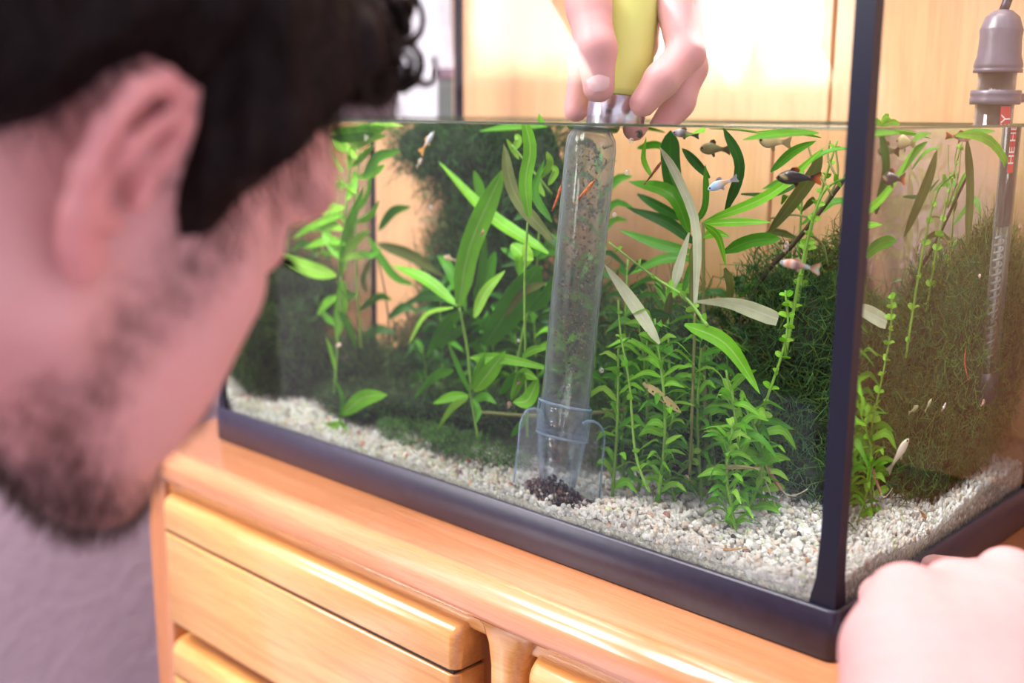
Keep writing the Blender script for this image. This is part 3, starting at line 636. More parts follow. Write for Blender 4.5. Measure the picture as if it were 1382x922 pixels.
for pp, w, c, s, y in [([(727, 360), (695, 405), (653, 467)], 56, 'mid', 'oval', .10), ([(735, 382), (705, 395), (680, 430)], 12, 'olive', 'strap', .095), ([(640, 400), (655, 380), (668, 340)], 20, 'mid', 'oval', .14), ([(700, 370), (704, 345), (690, 330)], 24, 'bright', 'oval', .12), ([(705, 360), (712, 345), (707, 330)], 18, 'lime', 'oval', .115), ([(730, 340), (700, 345), (675, 335)], 16, 'mid', 'lance', .16), ([(715, 420), (735, 400), (748, 370)], 20, 'mid', 'lance', .14), ([(700, 420), (680, 430), (665, 420)], 22, 'dark', 'oval', .16), ([(720, 350), (705, 350), (700, 375)], 8, 'lime', 'strap', .10)]: fl(p, pp, w, c, s, y, .01)
p = plant('sword_plant', 'tall leaf shoot breaking the water surface left of the clear tube', ground(705, 590, .06))
fstem(p, [(712, 590), (708, 400), (712, 300)], .0012, 'green', .07)
bt = front(709, 245, .055); tip = plane(727, 153, 1, .05)
leaf(p, [front(714, 292, .06), bt, front(716, 200, .053), tip], .0105, 'strap', 'bright', roll=.3)
fl(p, [(746, 325), (695, 262), (680, 195)], 21, 'olive', 'strap', .075, .01, roll=.4); fl(p, [(745, 300), (722, 260), (735, 215)], 14, 'mid', 'lance', .1, .01)
for pp in ([(700, 215), (690, 200), (684, 188)], [(730, 240), (742, 222), (738, 205)], [(740, 250), (750, 232), (745, 225)], [(735, 265), (725, 245), (735, 230)], [(690, 205), (700, 190), (695, 182)]): fl(p, pp, 12, 'lime', 'oval', .12, .0)
fstem(p, [(745, 262), (715, 225), (690, 195)], .0011, 'green', .115)
p = plant('young_rosette', 'small bright rosette of narrow leaves low beside the clear tube', ground(640, 585, .06))
fstem(p, [(645, 590), (638, 550), (634, 530)], .0012, 'green', .06)
for pp, w, c in [([(634, 530), (618, 495), (604, 461)], 9, 'mid'), ([(640, 528), (662, 500), (682, 474)], 24, 'bright'), ([(637, 525), (645, 500), (655, 474)], 14, 'bright'), ([(632, 534), (608, 536), (584, 545)], 13, 'bright'), ([(632, 536), (610, 550), (590, 580)], 10, 'lime'), ([(638, 538), (646, 555), (642, 572)], 10, 'mid'), ([(634, 483), (680, 484), (752, 500)], 14, 'bright'), ([(640, 540), (655, 535), (670, 545)], 12, 'mid'), ([(612, 499), (585, 508), (559, 538)], 16, 'mid'), ([(690, 540), (705, 505), (726, 512)], 20, 'bright'), ([(726, 512), (712, 540), (692, 543)], 22, 'bright'), ([(676, 532), (690, 510), (706, 504)], 20, 'mid'), ([(705, 482), (720, 472), (740, 470)], 12, 'bright'), ([(690, 590), (700, 575), (712, 560)], 10, 'mid')]: fl(p, pp, w, c, 'lance', .06, -.005)
p = plant('runner_stem', 'long pale runner stem lying level behind the cleaner collar', front(645, 558, .08)); 
fstem(p, [(640, 556), (720, 561), (815, 556), (845, 552)], .0014, 'olive', .085, .0, name='stem')
# --- star rosette at the right
p = plant('long_leaf_plant', 'star shaped plant with long arching leaves right of the clear tube', ground(950, 660, .15))
fstem(p, [(955, 660), (950, 480), (949, 300)], .0016, 'olive', .14, -.01)
for pp, w, c, s, y in [([(949, 300), (1040, 262), (1113, 198)], 17, 'bright', 'lance', .125), ([(951, 302), (1000, 300), (1041, 300)], 14, 'bright', 'lance', .12), ([(951, 303), (970, 320), (980, 360)], 15, 'bright', 'lance', .115), ([(978, 340), (1015, 325), (1054, 322)], 21, 'mid', 'strap', .14), ([(949, 320), (965, 315), (985, 320)], 16, 'bright', 'lance', .13), ([(940, 300), (952, 275), (952, 222)], 11, 'mid', 'strap', .13),
                 ([(980, 284), (998, 225), (976, 172)], 18, 'dark', 'strap', .16), ([(1036, 316), (1092, 242), (1110, 200)], 24, 'olive', 'lance', .175), ([(1080, 228), (1115, 205), (1156, 199)], 9, 'mid', 'lance', .15), ([(1040, 232), (1070, 205), (1102, 190)], 16, 'mid', 'lance', .16), ([(958, 240), (935, 215), (920, 200)], 17, 'dark', 'lance', .16), ([(910, 262), (905, 215), (905, 176)], 32, 'dark', 'strap', .18), ([(930, 315), (905, 262), (848, 245)], 30, 'mid', 'lance', .15), ([(945, 300), (920, 262), (902, 230)], 12, 'mid', 'lance', .15), ([(940, 330), (900, 300), (845, 280)], 20, 'dark', 'lance', .17),
                 ([(935, 340), (890, 330), (835, 310)], 18, 'mid', 'lance', .165), ([(940, 350), (895, 350), (850, 370)], 18, 'mid', 'lance', .16), ([(948, 330), (930, 370), (920, 400)], 14, 'mid', 'lance', .15), ([(880, 240), (868, 215), (872, 185)], 12, 'bright', 'lance', .15), ([(860, 200), (885, 195), (905, 205)], 12, 'mid', 'lance', .19), ([(860, 262), (900, 285), (930, 300)], 16, 'dark', 'lance', .19), ([(1000, 262), (1050, 262), (1090, 240)], 8, 'dark', 'strap', .2)]: fl(p, pp, w, c, s, y, .005)
p = plant('faded_leaf_plant', 'plant with whitish dying strap leaves hanging before the star plant', ground(935, 660, .1))
fstem(p, [(930, 660), (935, 520), (938, 415)], .0013, 'olive', .105)
for pp, w, c, s, y in [([(938, 415), (940, 310), (915, 240), (890, 198)], 15, 'pale', 'strap', .10), ([(908, 392), (918, 355), (930, 314)], 19, 'pale', 'spear', .105), ([(890, 464), (855, 410), (815, 356)], 22, 'pale', 'lance', .075), ([(938, 407), (990, 410), (1050, 431)], 25, 'pale', 'blunt', .125), ([(978, 362), (985, 385), (984, 408)], 14, 'olive', 'strap', .13), ([(905, 395), (900, 420), (890, 440)], 14, 'olive', 'strap', .11), ([(935, 415), (937, 370), (934, 330)], 17, 'olive', 'strap', .099), ([(924, 438), (980, 465), (1026, 532)], 27, 'bright', 'lance', .10), ([(875, 440), (880, 470), (878, 490)], 12, 'olive', 'strap', .12)]: fl(p, pp, w, c, s, y, .01, roll=random.uniform(-.25, .25))
p = plant('decaying_leaf', 'tan leaf full of holes lying in the bush right of the tube', front(890, 538, .075))
v, f, r = leafg([front(868, 517, .075), front(893, 536, .075), front(919, 557, .08)], .0055, 'strap', nl=24); f = [q for i, q in enumerate(f) if (i*7919) % 11 not in (3, 7)]
mk('leaf', v, f, G['tan'], p, attrs={'rib': r})
# --- round leaved stems
def bacopa(label, pp, Y, dY, n, lsz, col='lime', base=None, t0=.0):
    b = ground(*pp[0], Y); p = plant('round_leaf_stem', label, b); m_ = len(pp)
    path = catmull([front(x, y, Y+dY*i/(m_-1)) for i, (x, y) in enumerate(pp)], 40)
    mk('stem', *tubeg(path, np.linspace(.0013, .0007, 40), 7), M_STEM['green'], p)
    for i in range(n):
        t = t0+(1-t0)*(i+.5)/n; k = int(t*39); q = path[k]; T = nrm(path[min(39, k+1)]-path[max(0, k-1)]); s = nrm(np.cross(T, [.2, .5, .3])); b2 = np.cross(T, s)
        for sg in (0, math.pi):
            a = i*1.35+sg+random.uniform(-.3, .3); d = nrm(s*math.cos(a)+b2*math.sin(a)+T*.35); L = lsz*random.uniform(.75, 1.15)*(1-.35*t)
            leaf(p, [q, q+d*L*.5+T*L*.08, q+d*L], L*.72, 'oval', random.choice([col, col, 'bright']), nl=7, roll=random.uniform(-1, 1))
    return p
bacopa('slanting stem with small round leaves rising at the right of the tank', [(940, 662), (980, 628), (1012, 596), (1038, 530), (1062, 450), (1060, 392)], .125, .01, 20, .0092)
bacopa('thin upright stem with sparse oval leaves just right of the clear tube', [(877, 665), (862, 630), (855, 590), (849, 515), (838, 455), (834, 405)], .06, .01, 8, .0078)
bacopa('slanting stem with tiny leaves crossing behind the clear tube', [(955, 440), (925, 402), (880, 372), (822, 327)], .09, .02, 7, .0065)
bacopa('low creeping stem with round leaves at the foot of the bush', [(900, 655), (925, 630), (935, 612), (932, 590)], .11, .0, 5, .0085)
bacopa('fine leaved stem reaching up to the surface at the right', [(1075, 420), (1090, 330), (1108, 260), (1130, 190)], .2, .02, 11, .0075)
bacopa('pale stem of tiny round leaves beside the long twig', [(1060, 480), (1085, 345), (1110, 262), (1150, 235)], .17, .02, 9, .007)
# --- twig
p = plant('waterlogged_twig', 'dark bare twig leaning diagonally at the right of the tank', ground(985, 560, .21))
fstem(p, [(985, 470), (1027, 378), (1074, 326), (1123, 264), (1152, 224)], .0020, 'brown', .20, .03, 24)
for pp in ([(1060, 342), (1040, 325), (1022, 335), (1018, 350)], [(1100, 295), (1070, 290), (1040, 295)], [(1123, 264), (1100, 225), (1090, 195)], [(1110, 280), (1130, 240), (1128, 200)], [(1085, 312), (1110, 330), (1118, 360)], [(1045, 360), (1060, 375), (1085, 370)], [(1135, 250), (1118, 215), (1120, 190)]): fstem(p, pp, .0009, 'olive', .21, .01, 12, 'branch')
p = plant('trailing_root', 'reddish root stalk with pale rootlets above the right gravel', front(1040, 640, .13))
fstem(p, [(1032, 628), (1048, 652), (1055, 662)], .0016, 'red', .13, .0, 8)
for pp in ([(1050, 655), (1062, 668), (1075, 668), (1090, 660)], [(1028, 628), (1035, 655), (1050, 690)], [(1020, 640), (1028, 665), (1040, 688)], [(1002, 660), (1015, 680), (1030, 690)]): fstem(p, pp, .0005, 'white' if pp[0][0] > 1025 else 'olive', .13, .0, 10, 'rootlet')
# --- bushes of small leaves filling the lower right
def bush(label, cx, cyb, cyt, Y, n, sp, lw, ll, cols, name='bushy_stem_plant'):
    b = ground(cx, cyb, Y); p = plant(name, label, b)
    top = front(cx+random.uniform(-12, 12), cyt, Y)
    path = catmull([b+V(0, 0, -.004), (b+top)/2+V(random.uniform(-.01, .01), random.uniform(-.01, .01), 0), top], 24)
    mk('stem', *tubeg(path, np.linspace(.0014, .0008, 24), 6), M_STEM['green'], p)
    n = int(n*1.65); lw *= .70
    for i in range(n):
        t = .08+.92*(i+.5)/n; q = path[int(t*23)]; a = i*2.4+random.uniform(-.4, .4); d = nrm(V(math.cos(a), math.sin(a)*.8, random.uniform(-.15, .7))); L = ll*random.uniform(.65, 1.25)
        e = q+d*L; e[1] = min(max(e[1], .014), .285); e[0] = min(e[0], -.014); e[2] = min(e[2], .279); m_ = (q+e)/2+V(random.uniform(-.1, .1)*L, random.uniform(-.1, .1)*L, L*random.uniform(.05, .28)); e[2] -= L*random.uniform(0, .25)
        leaf(p, [q, m_, e], lw*random.uniform(.7, 1.25), random.choice(['lance', 'lance', 'spear']), random.choice(cols), nl=8, wav=.15, roll=random.uniform(-1, 1), hint=(0.3, -.4, 1))
    return p
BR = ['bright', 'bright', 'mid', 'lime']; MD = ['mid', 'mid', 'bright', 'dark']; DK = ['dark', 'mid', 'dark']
for a in [('bushy green stem close behind the thin oval leaved stem', 862, 640, 420, .10, 17, 0, .009, .026, MD), ('bushy stem reaching halfway up between tube and star plant', 880, 650, 450, .13, 18, 0, .009, .028, MD),
          ('bright bushy stem in front of the faded strap leaves', 985, 655, 500, .10, 17, 0, .008, .025, BR), ('bright low bush left of the slanting round leaved stem', 1010, 640, 540, .12, 15, 0, .008, .023, BR),
          ('dense low bush under the star plant', 935, 660, 520, .15, 18, 0, .008, .026, MD), ('leafy bush at the foot of the slanting round leaved stem', 1030, 640, 560, .135, 14, 0, .008, .021, BR),
          ('bright leafy stem hugging the clear tube on its right', 828, 610, 470, .075, 12, 0, .008, .022, BR), ('tall thin leafed bush behind the faded leaves', 905, 640, 380, .17, 19, 0, .009, .032, MD),
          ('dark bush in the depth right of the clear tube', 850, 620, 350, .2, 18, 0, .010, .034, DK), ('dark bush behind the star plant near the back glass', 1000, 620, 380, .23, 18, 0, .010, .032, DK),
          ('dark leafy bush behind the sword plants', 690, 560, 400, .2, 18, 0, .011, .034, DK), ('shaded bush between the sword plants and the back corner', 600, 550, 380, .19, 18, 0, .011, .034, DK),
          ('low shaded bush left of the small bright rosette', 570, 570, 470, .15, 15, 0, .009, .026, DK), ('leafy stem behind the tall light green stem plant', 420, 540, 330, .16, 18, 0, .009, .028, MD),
          ('leafy bush close behind the clear tube', 770, 600, 430, .16, 18, 0, .010, .032, MD), ('surface reaching leafy stem behind the tube', 800, 500, 200, .22, 18, 0, .010, .034, MD),
          ('olive leafy stem near the right back corner of the tank', 1090, 560, 230, .25, 16, 0, .009, .036, ['mid', 'olive', 'bright'])]: bush(*a)
for a in [('small leaved bush left of the dying blade leaf', 950, 640, 450, .12, 26, 0, .0062, .022, MD), ('small leaved bush under the slanting stem of tiny leaves', 890, 640, 430, .085, 26, 0, .0062, .022, BR), ('fine bright bush beside the browned roots', 1000, 650, 570, .085, 22, 0, .0062, .018, BR), ('fine dark bush in front of the shaded moss', 915, 660, 560, .10, 24, 0, .0065, .020, MD), ('narrow leaved bush between the two round leaved stems', 970, 660, 470, .14, 28, 0, .0065, .024, MD), ('narrow leaved bush half behind the lower tube', 845, 640, 500, .09, 24, 0, .0065, .022, MD), ('tall loose bush behind the small bright rosette', 660, 585, 420, .15, 24, 0, .008, .028, MD), ('tall dark bush behind the horizontal runner stem', 735, 585, 300, .20, 26, 0, .009, .032, DK), ('loose olive bush by the back glass near the heater', 1110, 600, 330, .27, 24, 0, .007, .03, ['mid', 'olive', 'dark']), ('dense dark bush under the hanging moss mat', 640, 560, 430, .22, 26, 0, .010, .030, DK)]: bush(*a)
# --- floating leaves at the surface
p = plant('floating_leaf_clump', 'clump of green leaves floating at the surface at the far left', front(475, 172, .05))
for i, (pp, w, c) in enumerate([([(520, 172), (480, 178), (445, 176)], 22, 'bright'), ([(505, 180), (470, 186), (440, 184)], 16, 'mid'), ([(498, 170), (520, 168), (545, 170)], 8, 'lime')]): fl(p, pp, w, c, 'lance', .05, .01, roll=.5)
fl(p, [(492, 190), (497, 178), (503, 165)], 8, 'pale', 'lance', .045)
def surf(x, y, z=0): return V(x, y, HW+z)
p = plant('floating_sprig', 'tiny green sprig standing out of the water near the black corner', surf(-.055, .13))
for d in ((.006, 0, .004), (-.007, .002, .003), (.002, .006, .006), (-.002, -.006, .002), (.01, .004, .001)):
    b = surf(-.055, .13, .0005); leaf(p, [b, b+V(*d)*.6+V(0, 0, .002), b+V(*d)], .004, 'oval', 'lime', nl=6)
for i in range(9):
    x, y = [(-.10, .14), (-.16, .2), (-.06, .2), (-.25, .22), (-.03, .1), (-.13, .06), (-.08, .08), (-.33, .15), (-.45, .1)][i]
    a = random.uniform(0, 6.28); d = V(math.cos(a), math.sin(a), 0)
    p = plant('surface_leaf', ['long green leaf lying just under the surface near the black corner', 'green leaf floating under the surface behind the hand', 'green leaf floating near the heater', 'green leaf at the surface behind the tube', 'small green leaf at the surface against the right pane', 'green leaf at the surface right of the steel sleeve', 'narrow green leaf at the surface before the black fish', 'green leaf at the surface left of the tube', 'green leaf floating above the dark moss at left'][i], surf(x, y, -.003))
    b = surf(x, y, -.003); leaf(p, [b-d*.028, b+V(0, 0, -.001), b+d*.03+V(0, 0, -.004)], .010, 'lance', random.choice(['mid', 'bright', 'mid']), hint=(0, -.3, 1), roll=.2)
# arching leaf before the heater, seen through the right pane
p = plant('arching_leaf', 'single long leaf arching down from the surface in front of the heater', side(1300, 190, -.03))
leaf(p, [side(1290, 182, -.05), side(1330, 186, -.025), side(1356, 215, -.02), side(1366, 255, -.02), side(1360, 300, -.02)], .0065, 'strap', 'lime', roll=.1)
p = plant('arching_leaf', 'broad upright leaf seen through the right pane near the top', side(1308, 200, -.07))
leaf(p, [side(1306, 330, -.08), side(1310, 250, -.08), side(1305, 185, -.08)], .010, 'strap', 'olive', roll=.1)

# ================================================================== moss
M_MOSS = attrmat('moss', rough=.7, trans=.35)
def moss(label, blobs, n, cols, r=.00036, L=.018, name='java_moss'):
    """tangle of fine curved moss threads inside a few soft lumps"""
    vs, fs, cs = [], [], []; nb = 0
    wts = np.array([b[3]*b[4]*b[5] for b in blobs]); wts = wts/wts.sum()
    for i in range(int(n*1.7)):
        b = blobs[rng.choice(len(blobs), p=wts)]; u = rng.standard_normal(3); u /= np.linalg.norm(u); rr = rng.uniform(.5, 1.15)**.5
        c = np.array(b[:3])+u*rr*np.array(b[3:6]); d = nrm(u*.5+rng.standard_normal(3)*.8+V(0, 0, .35)); l = L*rng.uniform(.5, 1.3); k1 = rng.standard_normal(3)*l*.35
        P = np.array([c, c+d*l*.33+k1*.5, c+d*l*.66+k1*.4+rng.standard_normal(3)*l*.12, c+d*l+rng.standard_normal(3)*l*.2])
        P[:, 0] = np.clip(P[:, 0], -.594, -.0065); P[:, 1] = np.clip(P[:, 1], .0065, .2935); P[:, 2] = np.clip(P[:, 2], .02, .2815)
        t = nrm(P[3]-P[0]); s = nrm(np.cross(t, [.3, .8, .5])); w = np.cross(t, s); rad = r*rng.uniform(.7, 1.5)
        for q, f in zip(P, (1, 1, .9, .4)): vs += [q+s*rad*f, q-s*rad*.5*f+w*rad*.87*f, q-s*rad*.5*f-w*rad*.87*f]
        for a in range(3):
            for j in range(3): fs.append((nb+a*3+j, nb+a*3+(j+1) % 3, nb+a*3+3+(j+1) % 3, nb+a*3+3+j))
        nb += 12; cc = np.array(cols[rng.integers(len(cols))])*rng.uniform(.9, 2.0); cs += [cc]*12
    o = mk(name, np.array(vs), fs, M_MOSS, smooth=False, attrs={'col': np.array(cs)}); tag(o, label, 'moss', kind='stuff'); return o
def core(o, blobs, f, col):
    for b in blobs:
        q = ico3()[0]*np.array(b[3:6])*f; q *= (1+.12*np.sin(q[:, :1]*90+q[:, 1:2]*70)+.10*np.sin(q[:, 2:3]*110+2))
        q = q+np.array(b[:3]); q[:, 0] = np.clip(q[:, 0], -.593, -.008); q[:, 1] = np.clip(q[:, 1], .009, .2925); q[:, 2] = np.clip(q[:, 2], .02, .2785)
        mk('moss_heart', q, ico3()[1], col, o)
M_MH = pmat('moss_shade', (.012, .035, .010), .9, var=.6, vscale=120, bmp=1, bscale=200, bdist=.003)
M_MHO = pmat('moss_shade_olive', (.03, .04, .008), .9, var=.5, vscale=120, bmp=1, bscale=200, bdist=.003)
def blob(px, py, Y, rx, ry, rz): c = front(px, py, Y); return (*c, rx, ry, rz)
DKM = [(.02, .075, .016), (.03, .11, .02), (.045, .15, .03), (.012, .045, .012)]
B = [blob(625, 210, .245, .055, .03, .045), blob(665, 290, .25, .05, .03, .06), blob(575, 195, .25, .04, .028, .03), blob(715, 240, .26, .05, .025, .06), blob(640, 370, .25, .06, .03, .05)]
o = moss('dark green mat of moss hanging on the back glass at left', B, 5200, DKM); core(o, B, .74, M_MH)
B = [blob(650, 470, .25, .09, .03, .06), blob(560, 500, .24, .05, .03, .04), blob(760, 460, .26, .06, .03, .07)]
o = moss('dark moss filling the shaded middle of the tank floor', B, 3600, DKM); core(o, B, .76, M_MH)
B = [blob(390, 480, .10, .040, .03, .045), blob(345, 470, .07, .024, .03, .04), blob(420, 400, .15, .035, .03, .03), blob(480, 520, .14, .055, .035, .04), blob(360, 410, .12, .02, .03, .03)]
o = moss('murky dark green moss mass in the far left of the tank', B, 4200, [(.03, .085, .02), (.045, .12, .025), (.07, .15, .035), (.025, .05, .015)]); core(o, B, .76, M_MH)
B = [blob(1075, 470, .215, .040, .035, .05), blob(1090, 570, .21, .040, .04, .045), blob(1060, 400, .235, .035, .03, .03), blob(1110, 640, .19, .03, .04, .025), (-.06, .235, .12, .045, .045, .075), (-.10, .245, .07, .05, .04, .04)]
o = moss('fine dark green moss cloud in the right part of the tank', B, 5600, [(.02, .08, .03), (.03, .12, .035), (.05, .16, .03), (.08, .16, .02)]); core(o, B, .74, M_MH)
B = [(-.075, .262, .17, .05, .025, .045), (-.03, .262, .13, .022, .025, .06), (-.13, .262, .12, .04, .022, .06)]
o = moss('olive tinted moss against the back glass by the heater', B, 3600, [(.07, .11, .015), (.11, .17, .02), (.05, .08, .015), (.14, .22, .03)]); core(o, B, .72, M_MHO)
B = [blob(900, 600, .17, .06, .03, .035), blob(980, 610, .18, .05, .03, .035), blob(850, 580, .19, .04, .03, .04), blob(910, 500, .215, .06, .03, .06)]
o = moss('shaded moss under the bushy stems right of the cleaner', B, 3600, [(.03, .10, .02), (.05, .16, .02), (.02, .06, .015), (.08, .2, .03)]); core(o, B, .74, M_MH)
B = [blob(540, 545, .10, .05, .025, .016), blob(620, 555, .12, .05, .025, .018), blob(700, 560, .12, .05, .025, .018), blob(760, 585, .13, .04, .025, .018), blob(470, 545, .08, .04, .022, .014)]
o = moss('shaded low moss behind the left gravel strip', B, 3000, [(.03, .07, .02), (.05, .11, .03), (.07, .14, .04)], .0003, .012); core(o, B, .8, M_MH)
B = [blob(640, 605, .06, .055, .02, .007), blob(570, 590, .07, .05, .02, .009)]
o = moss('low green algae carpet on the gravel left of the cleaner', B, 1100, [(.08, .2, .04), (.12, .28, .06), (.05, .12, .03)], .0003, .008, 'algae_carpet')

# ================================================================== fish, shrimps, snails, pebbles
M_FISH = attrmat('fish_skin', rough=.3, spec=.6); M_FIN = attrmat('fish_fin', rough=.4, trans=.5)
M_EYE = pmat('fish_eye', (.01, .01, .012), .15)
def interp(t, stops):
    for (a, ca), (b, cb) in zip(stops, stops[1:]):
        if t <= b: u = (t-a)/(b-a+1e-9); return np.array(ca)*(1-u)+np.array(cb)*u
    return np.array(stops[-1][1])
def fish(label, head, tail, deep, stops, tailcol, dorsal=True, spots=None, name='guppy', tailw=1.0, wide=.55, eyecol=None):
    head, tail = np.array(head), np.array(tail); L = np.linalg.norm(head-tail); f = (head-tail)/L; up_ = nrm(V(0, 0, 1)-f*f[2]); sd = np.cross(f, up_)
    t = thing(name, label, 'fish', (head+tail)/2, 'fish in the aquarium'); bl = L*.76
    prof = [(0, .02), (.06, .38), (.16, .70), (.30, .95), (.42, 1.0), (.58, .85), (.74, .58), (.88, .38), (1, .34)]
    vs, cs, k = [], [], 12
    for s, h in prof:
        c = head-f*bl*s+up_*deep*.06*math.sin(s*3); wd = wide*(1-.75*max(0, s-.4)/.6)
        for j in range(k):
            a = 2*math.pi*j/k; vs.append(c+up_*deep*.5*h*math.sin(a)+sd*deep*.5*h*wd*math.cos(a))
            col = interp(s, stops).copy()
            if math.sin(a) < -.5: col = col*.7+.3*np.array([.75, .7, .65])*(col.mean()+.15)
            if spots is not None and random.random() < spots[0]: col = np.array(spots[1])
            cs.append(col)
    fs = [(i*k+j, i*k+(j+1) % k, (i+1)*k+(j+1) % k, (i+1)*k+j) for i in range(len(prof)-1) for j in range(k)]+[tuple(range(k-1, -1, -1)), tuple((len(prof)-1)*k+j for j in range(k))]
    mk('body', vs, fs, M_FISH, t, attrs={'col': np.array(cs)})
    def fin(name, outline, col):
        o2 = [head-f*bl*a+up_*deep*b for a, b in outline]; n = len(o2); th = sd*deep*.012
        vs = [q+th for q in o2]+[q-th for q in o2]; fs = [tuple(range(n)), tuple(range(2*n-1, n-1, -1))]+[(j, (j+1) % n, n+(j+1) % n, n+j) for j in range(n)]
        cc = np.array([interp(i/(n-1), col) for i in range(n)]*2); mk(name, vs, fs, M_FIN, t, smooth=False, attrs={'col': cc})
    e = L/bl
    fin('tail_fin', [(.97, .16), (1.08, .22*tailw), (e-.02, .46*tailw), (e, .30*tailw), (e-.05, 0), (e, -.30*tailw), (e-.02, -.46*tailw), (1.08, -.22*tailw), (.97, -.16)], tailcol)
    if dorsal: fin('dorsal_fin', [(.38, .46), (.46, .72), (.60, .80), (.70, .58), (.66, .36)], tailcol)
    fin('anal_fin', [(.52, -.40), (.60, -.66), (.68, -.58), (.66, -.32)], tailcol)
    for s_ in (-1, 1):
        c = head-f*bl*.10+up_*deep*.08+sd*s_*deep*wide*.26
        mk('eye', ico3()[0]*deep*.10+c, ico3()[1], M_EYE, t)
    return t
w = (.72, .72, .78)
fish('black bodied fish with speckled head and orange edged tail', front(1047, 240, .115), front(1109, 241, .118), .0085, [(0, (.06, .04, .025)), (.25, (.018, .013, .012)), (.6, (.006, .006, .010)), (1, (.005, .005, .010))], [(0, (.01, .01, .02)), (.3, (.02, .015, .02)), (.45, (.75, .2, .03)), (.55, (.75, .2, .03)), (1, (.02, .01, .02))], name='platy', spots=(.07, (.30, .24, .10)), tailw=1.05)
fish('silver and red guppy with forked tail near the black corner', front(1052, 354, .035), front(1107, 364, .036), .0052, [(0, (.7, .72, .8)), (.2, (.75, .7, .72)), (.3, (.8, .25, .1)), (.45, (.7, .6, .6)), (.55, (.05, .05, .1)), (.68, (.85, .3, .1)), (.8, (.1, .15, .25)), (1, (.6, .7, .65))], [(0, (.05, .05, .05)), (.25, (.85, .35, .15)), (.5, (.6, .8, .7)), (.8, (.8, .4, .3)), (1, (.7, .7, .7))], tailw=1.5)
fish('pale blue guppy swimming upward near the star plant', front(955, 256, .10), front(996, 240, .11), .0060, [(0, (.6, .65, .8)), (.25, (.35, .6, .95)), (.4, (.6, .75, .95)), (.6, (.65, .6, .6)), (.75, (.7, .4, .2)), (1, (.6, .6, .65))], [(0, (.4, .42, .5)), (1, (.6, .6, .65))])
fish('yellowish translucent fish close below the surface', front(1024, 190, .16), front(1068, 193, .165), .0095, [(0, (.5, .42, .2)), (.3, (.6, .5, .25)), (1, (.5, .40, .18))], [(0, (.5, .42, .2)), (1, (.4, .33, .15))])
fish('olive brown fish half hidden behind the long leaves', front(944, 201, .19), front(986, 202, .2), .0085, [(0, (.22, .2, .08)), (.5, (.27, .25, .1)), (1, (.2, .18, .07))], [(0, (.2, .18, .08)), (1, (.18, .15, .06))])
fish('small dark mottled guppy touching the surface right of the sleeve', front(907, 179, .06), front(944, 183, .07), .0052, [(0, (.12, .09, .12)), (.3, (.5, .45, .5)), (.5, (.08, .05, .06)), (.8, (.4, .3, .28)), (1, (.1, .08, .08))], [(0, (.3, .25, .2)), (1, (.15, .12, .1))])
fish('silver guppy with orange tail diving before the dark moss', front(586, 178, .10), front(567, 207, .10), .0050, [(0, (.6, .62, .62)), (.4, (.5, .55, .65)), (.7, (.6, .6, .55)), (.85, (.85, .4, .1)), (1, (.85, .4, .1))], [(0, (.85, .5, .15)), (1, (.8, .4, .1))], tailw=1.6)
fish('tiny pale fry below the diving silver guppy', front(570, 214, .11), front(562, 226, .11), .0036, [(0, (.6, .5, .42)), (1, (.5, .42, .3))], [(0, (.5, .4, .3)), (1, (.5, .4, .3))])
fish('small tan fry drifting before the moss near the sword leaves', front(598, 347, .12), front(617, 352, .12), .0042, [(0, (.55, .42, .28)), (.5, (.4, .25, .15)), (1, (.5, .4, .25))], [(0, (.5, .35, .2)), (1, (.5, .35, .2))])
fish('red and white guppy at the surface seen through the right pane', side(1311, 187, -.05), side(1276, 183, -.055), .0055, [(0, (.85, .75, .7)), (.3, (.85, .3, .12)), (.5, (.75, .7, .65)), (.7, (.1, .08, .08)), (1, (.8, .3, .12))], [(0, (.8, .3, .12)), (1, (.25, .12, .1))])
fish('pale silvery fish hanging head up above the right gravel', side(1227, 592, -.03), side(1198, 638, -.04), .0075, [(0, (.66, .66, .5)), (.5, (.72, .7, .58)), (1, (.5, .48, .35))], [(0, (.5, .48, .35)), (1, (.4, .38, .28))], dorsal=False)
fish('tiny translucent fry beside the pale silvery fish', side(1258, 538, -.04), side(1248, 556, -.04), .0032, [(0, (.55, .6, .35)), (1, (.4, .45, .25))], [(0, (.4, .45, .25)), (1, (.4, .45, .25))])
fish('tiny olive fry low in the tank near the right pane', side(1240, 548, -.06), side(1226, 558, -.06), .0034, [(0, (.45, .5, .25)), (1, (.35, .4, .2))], [(0, (.35, .4, .2)), (1, (.35, .4, .2))])
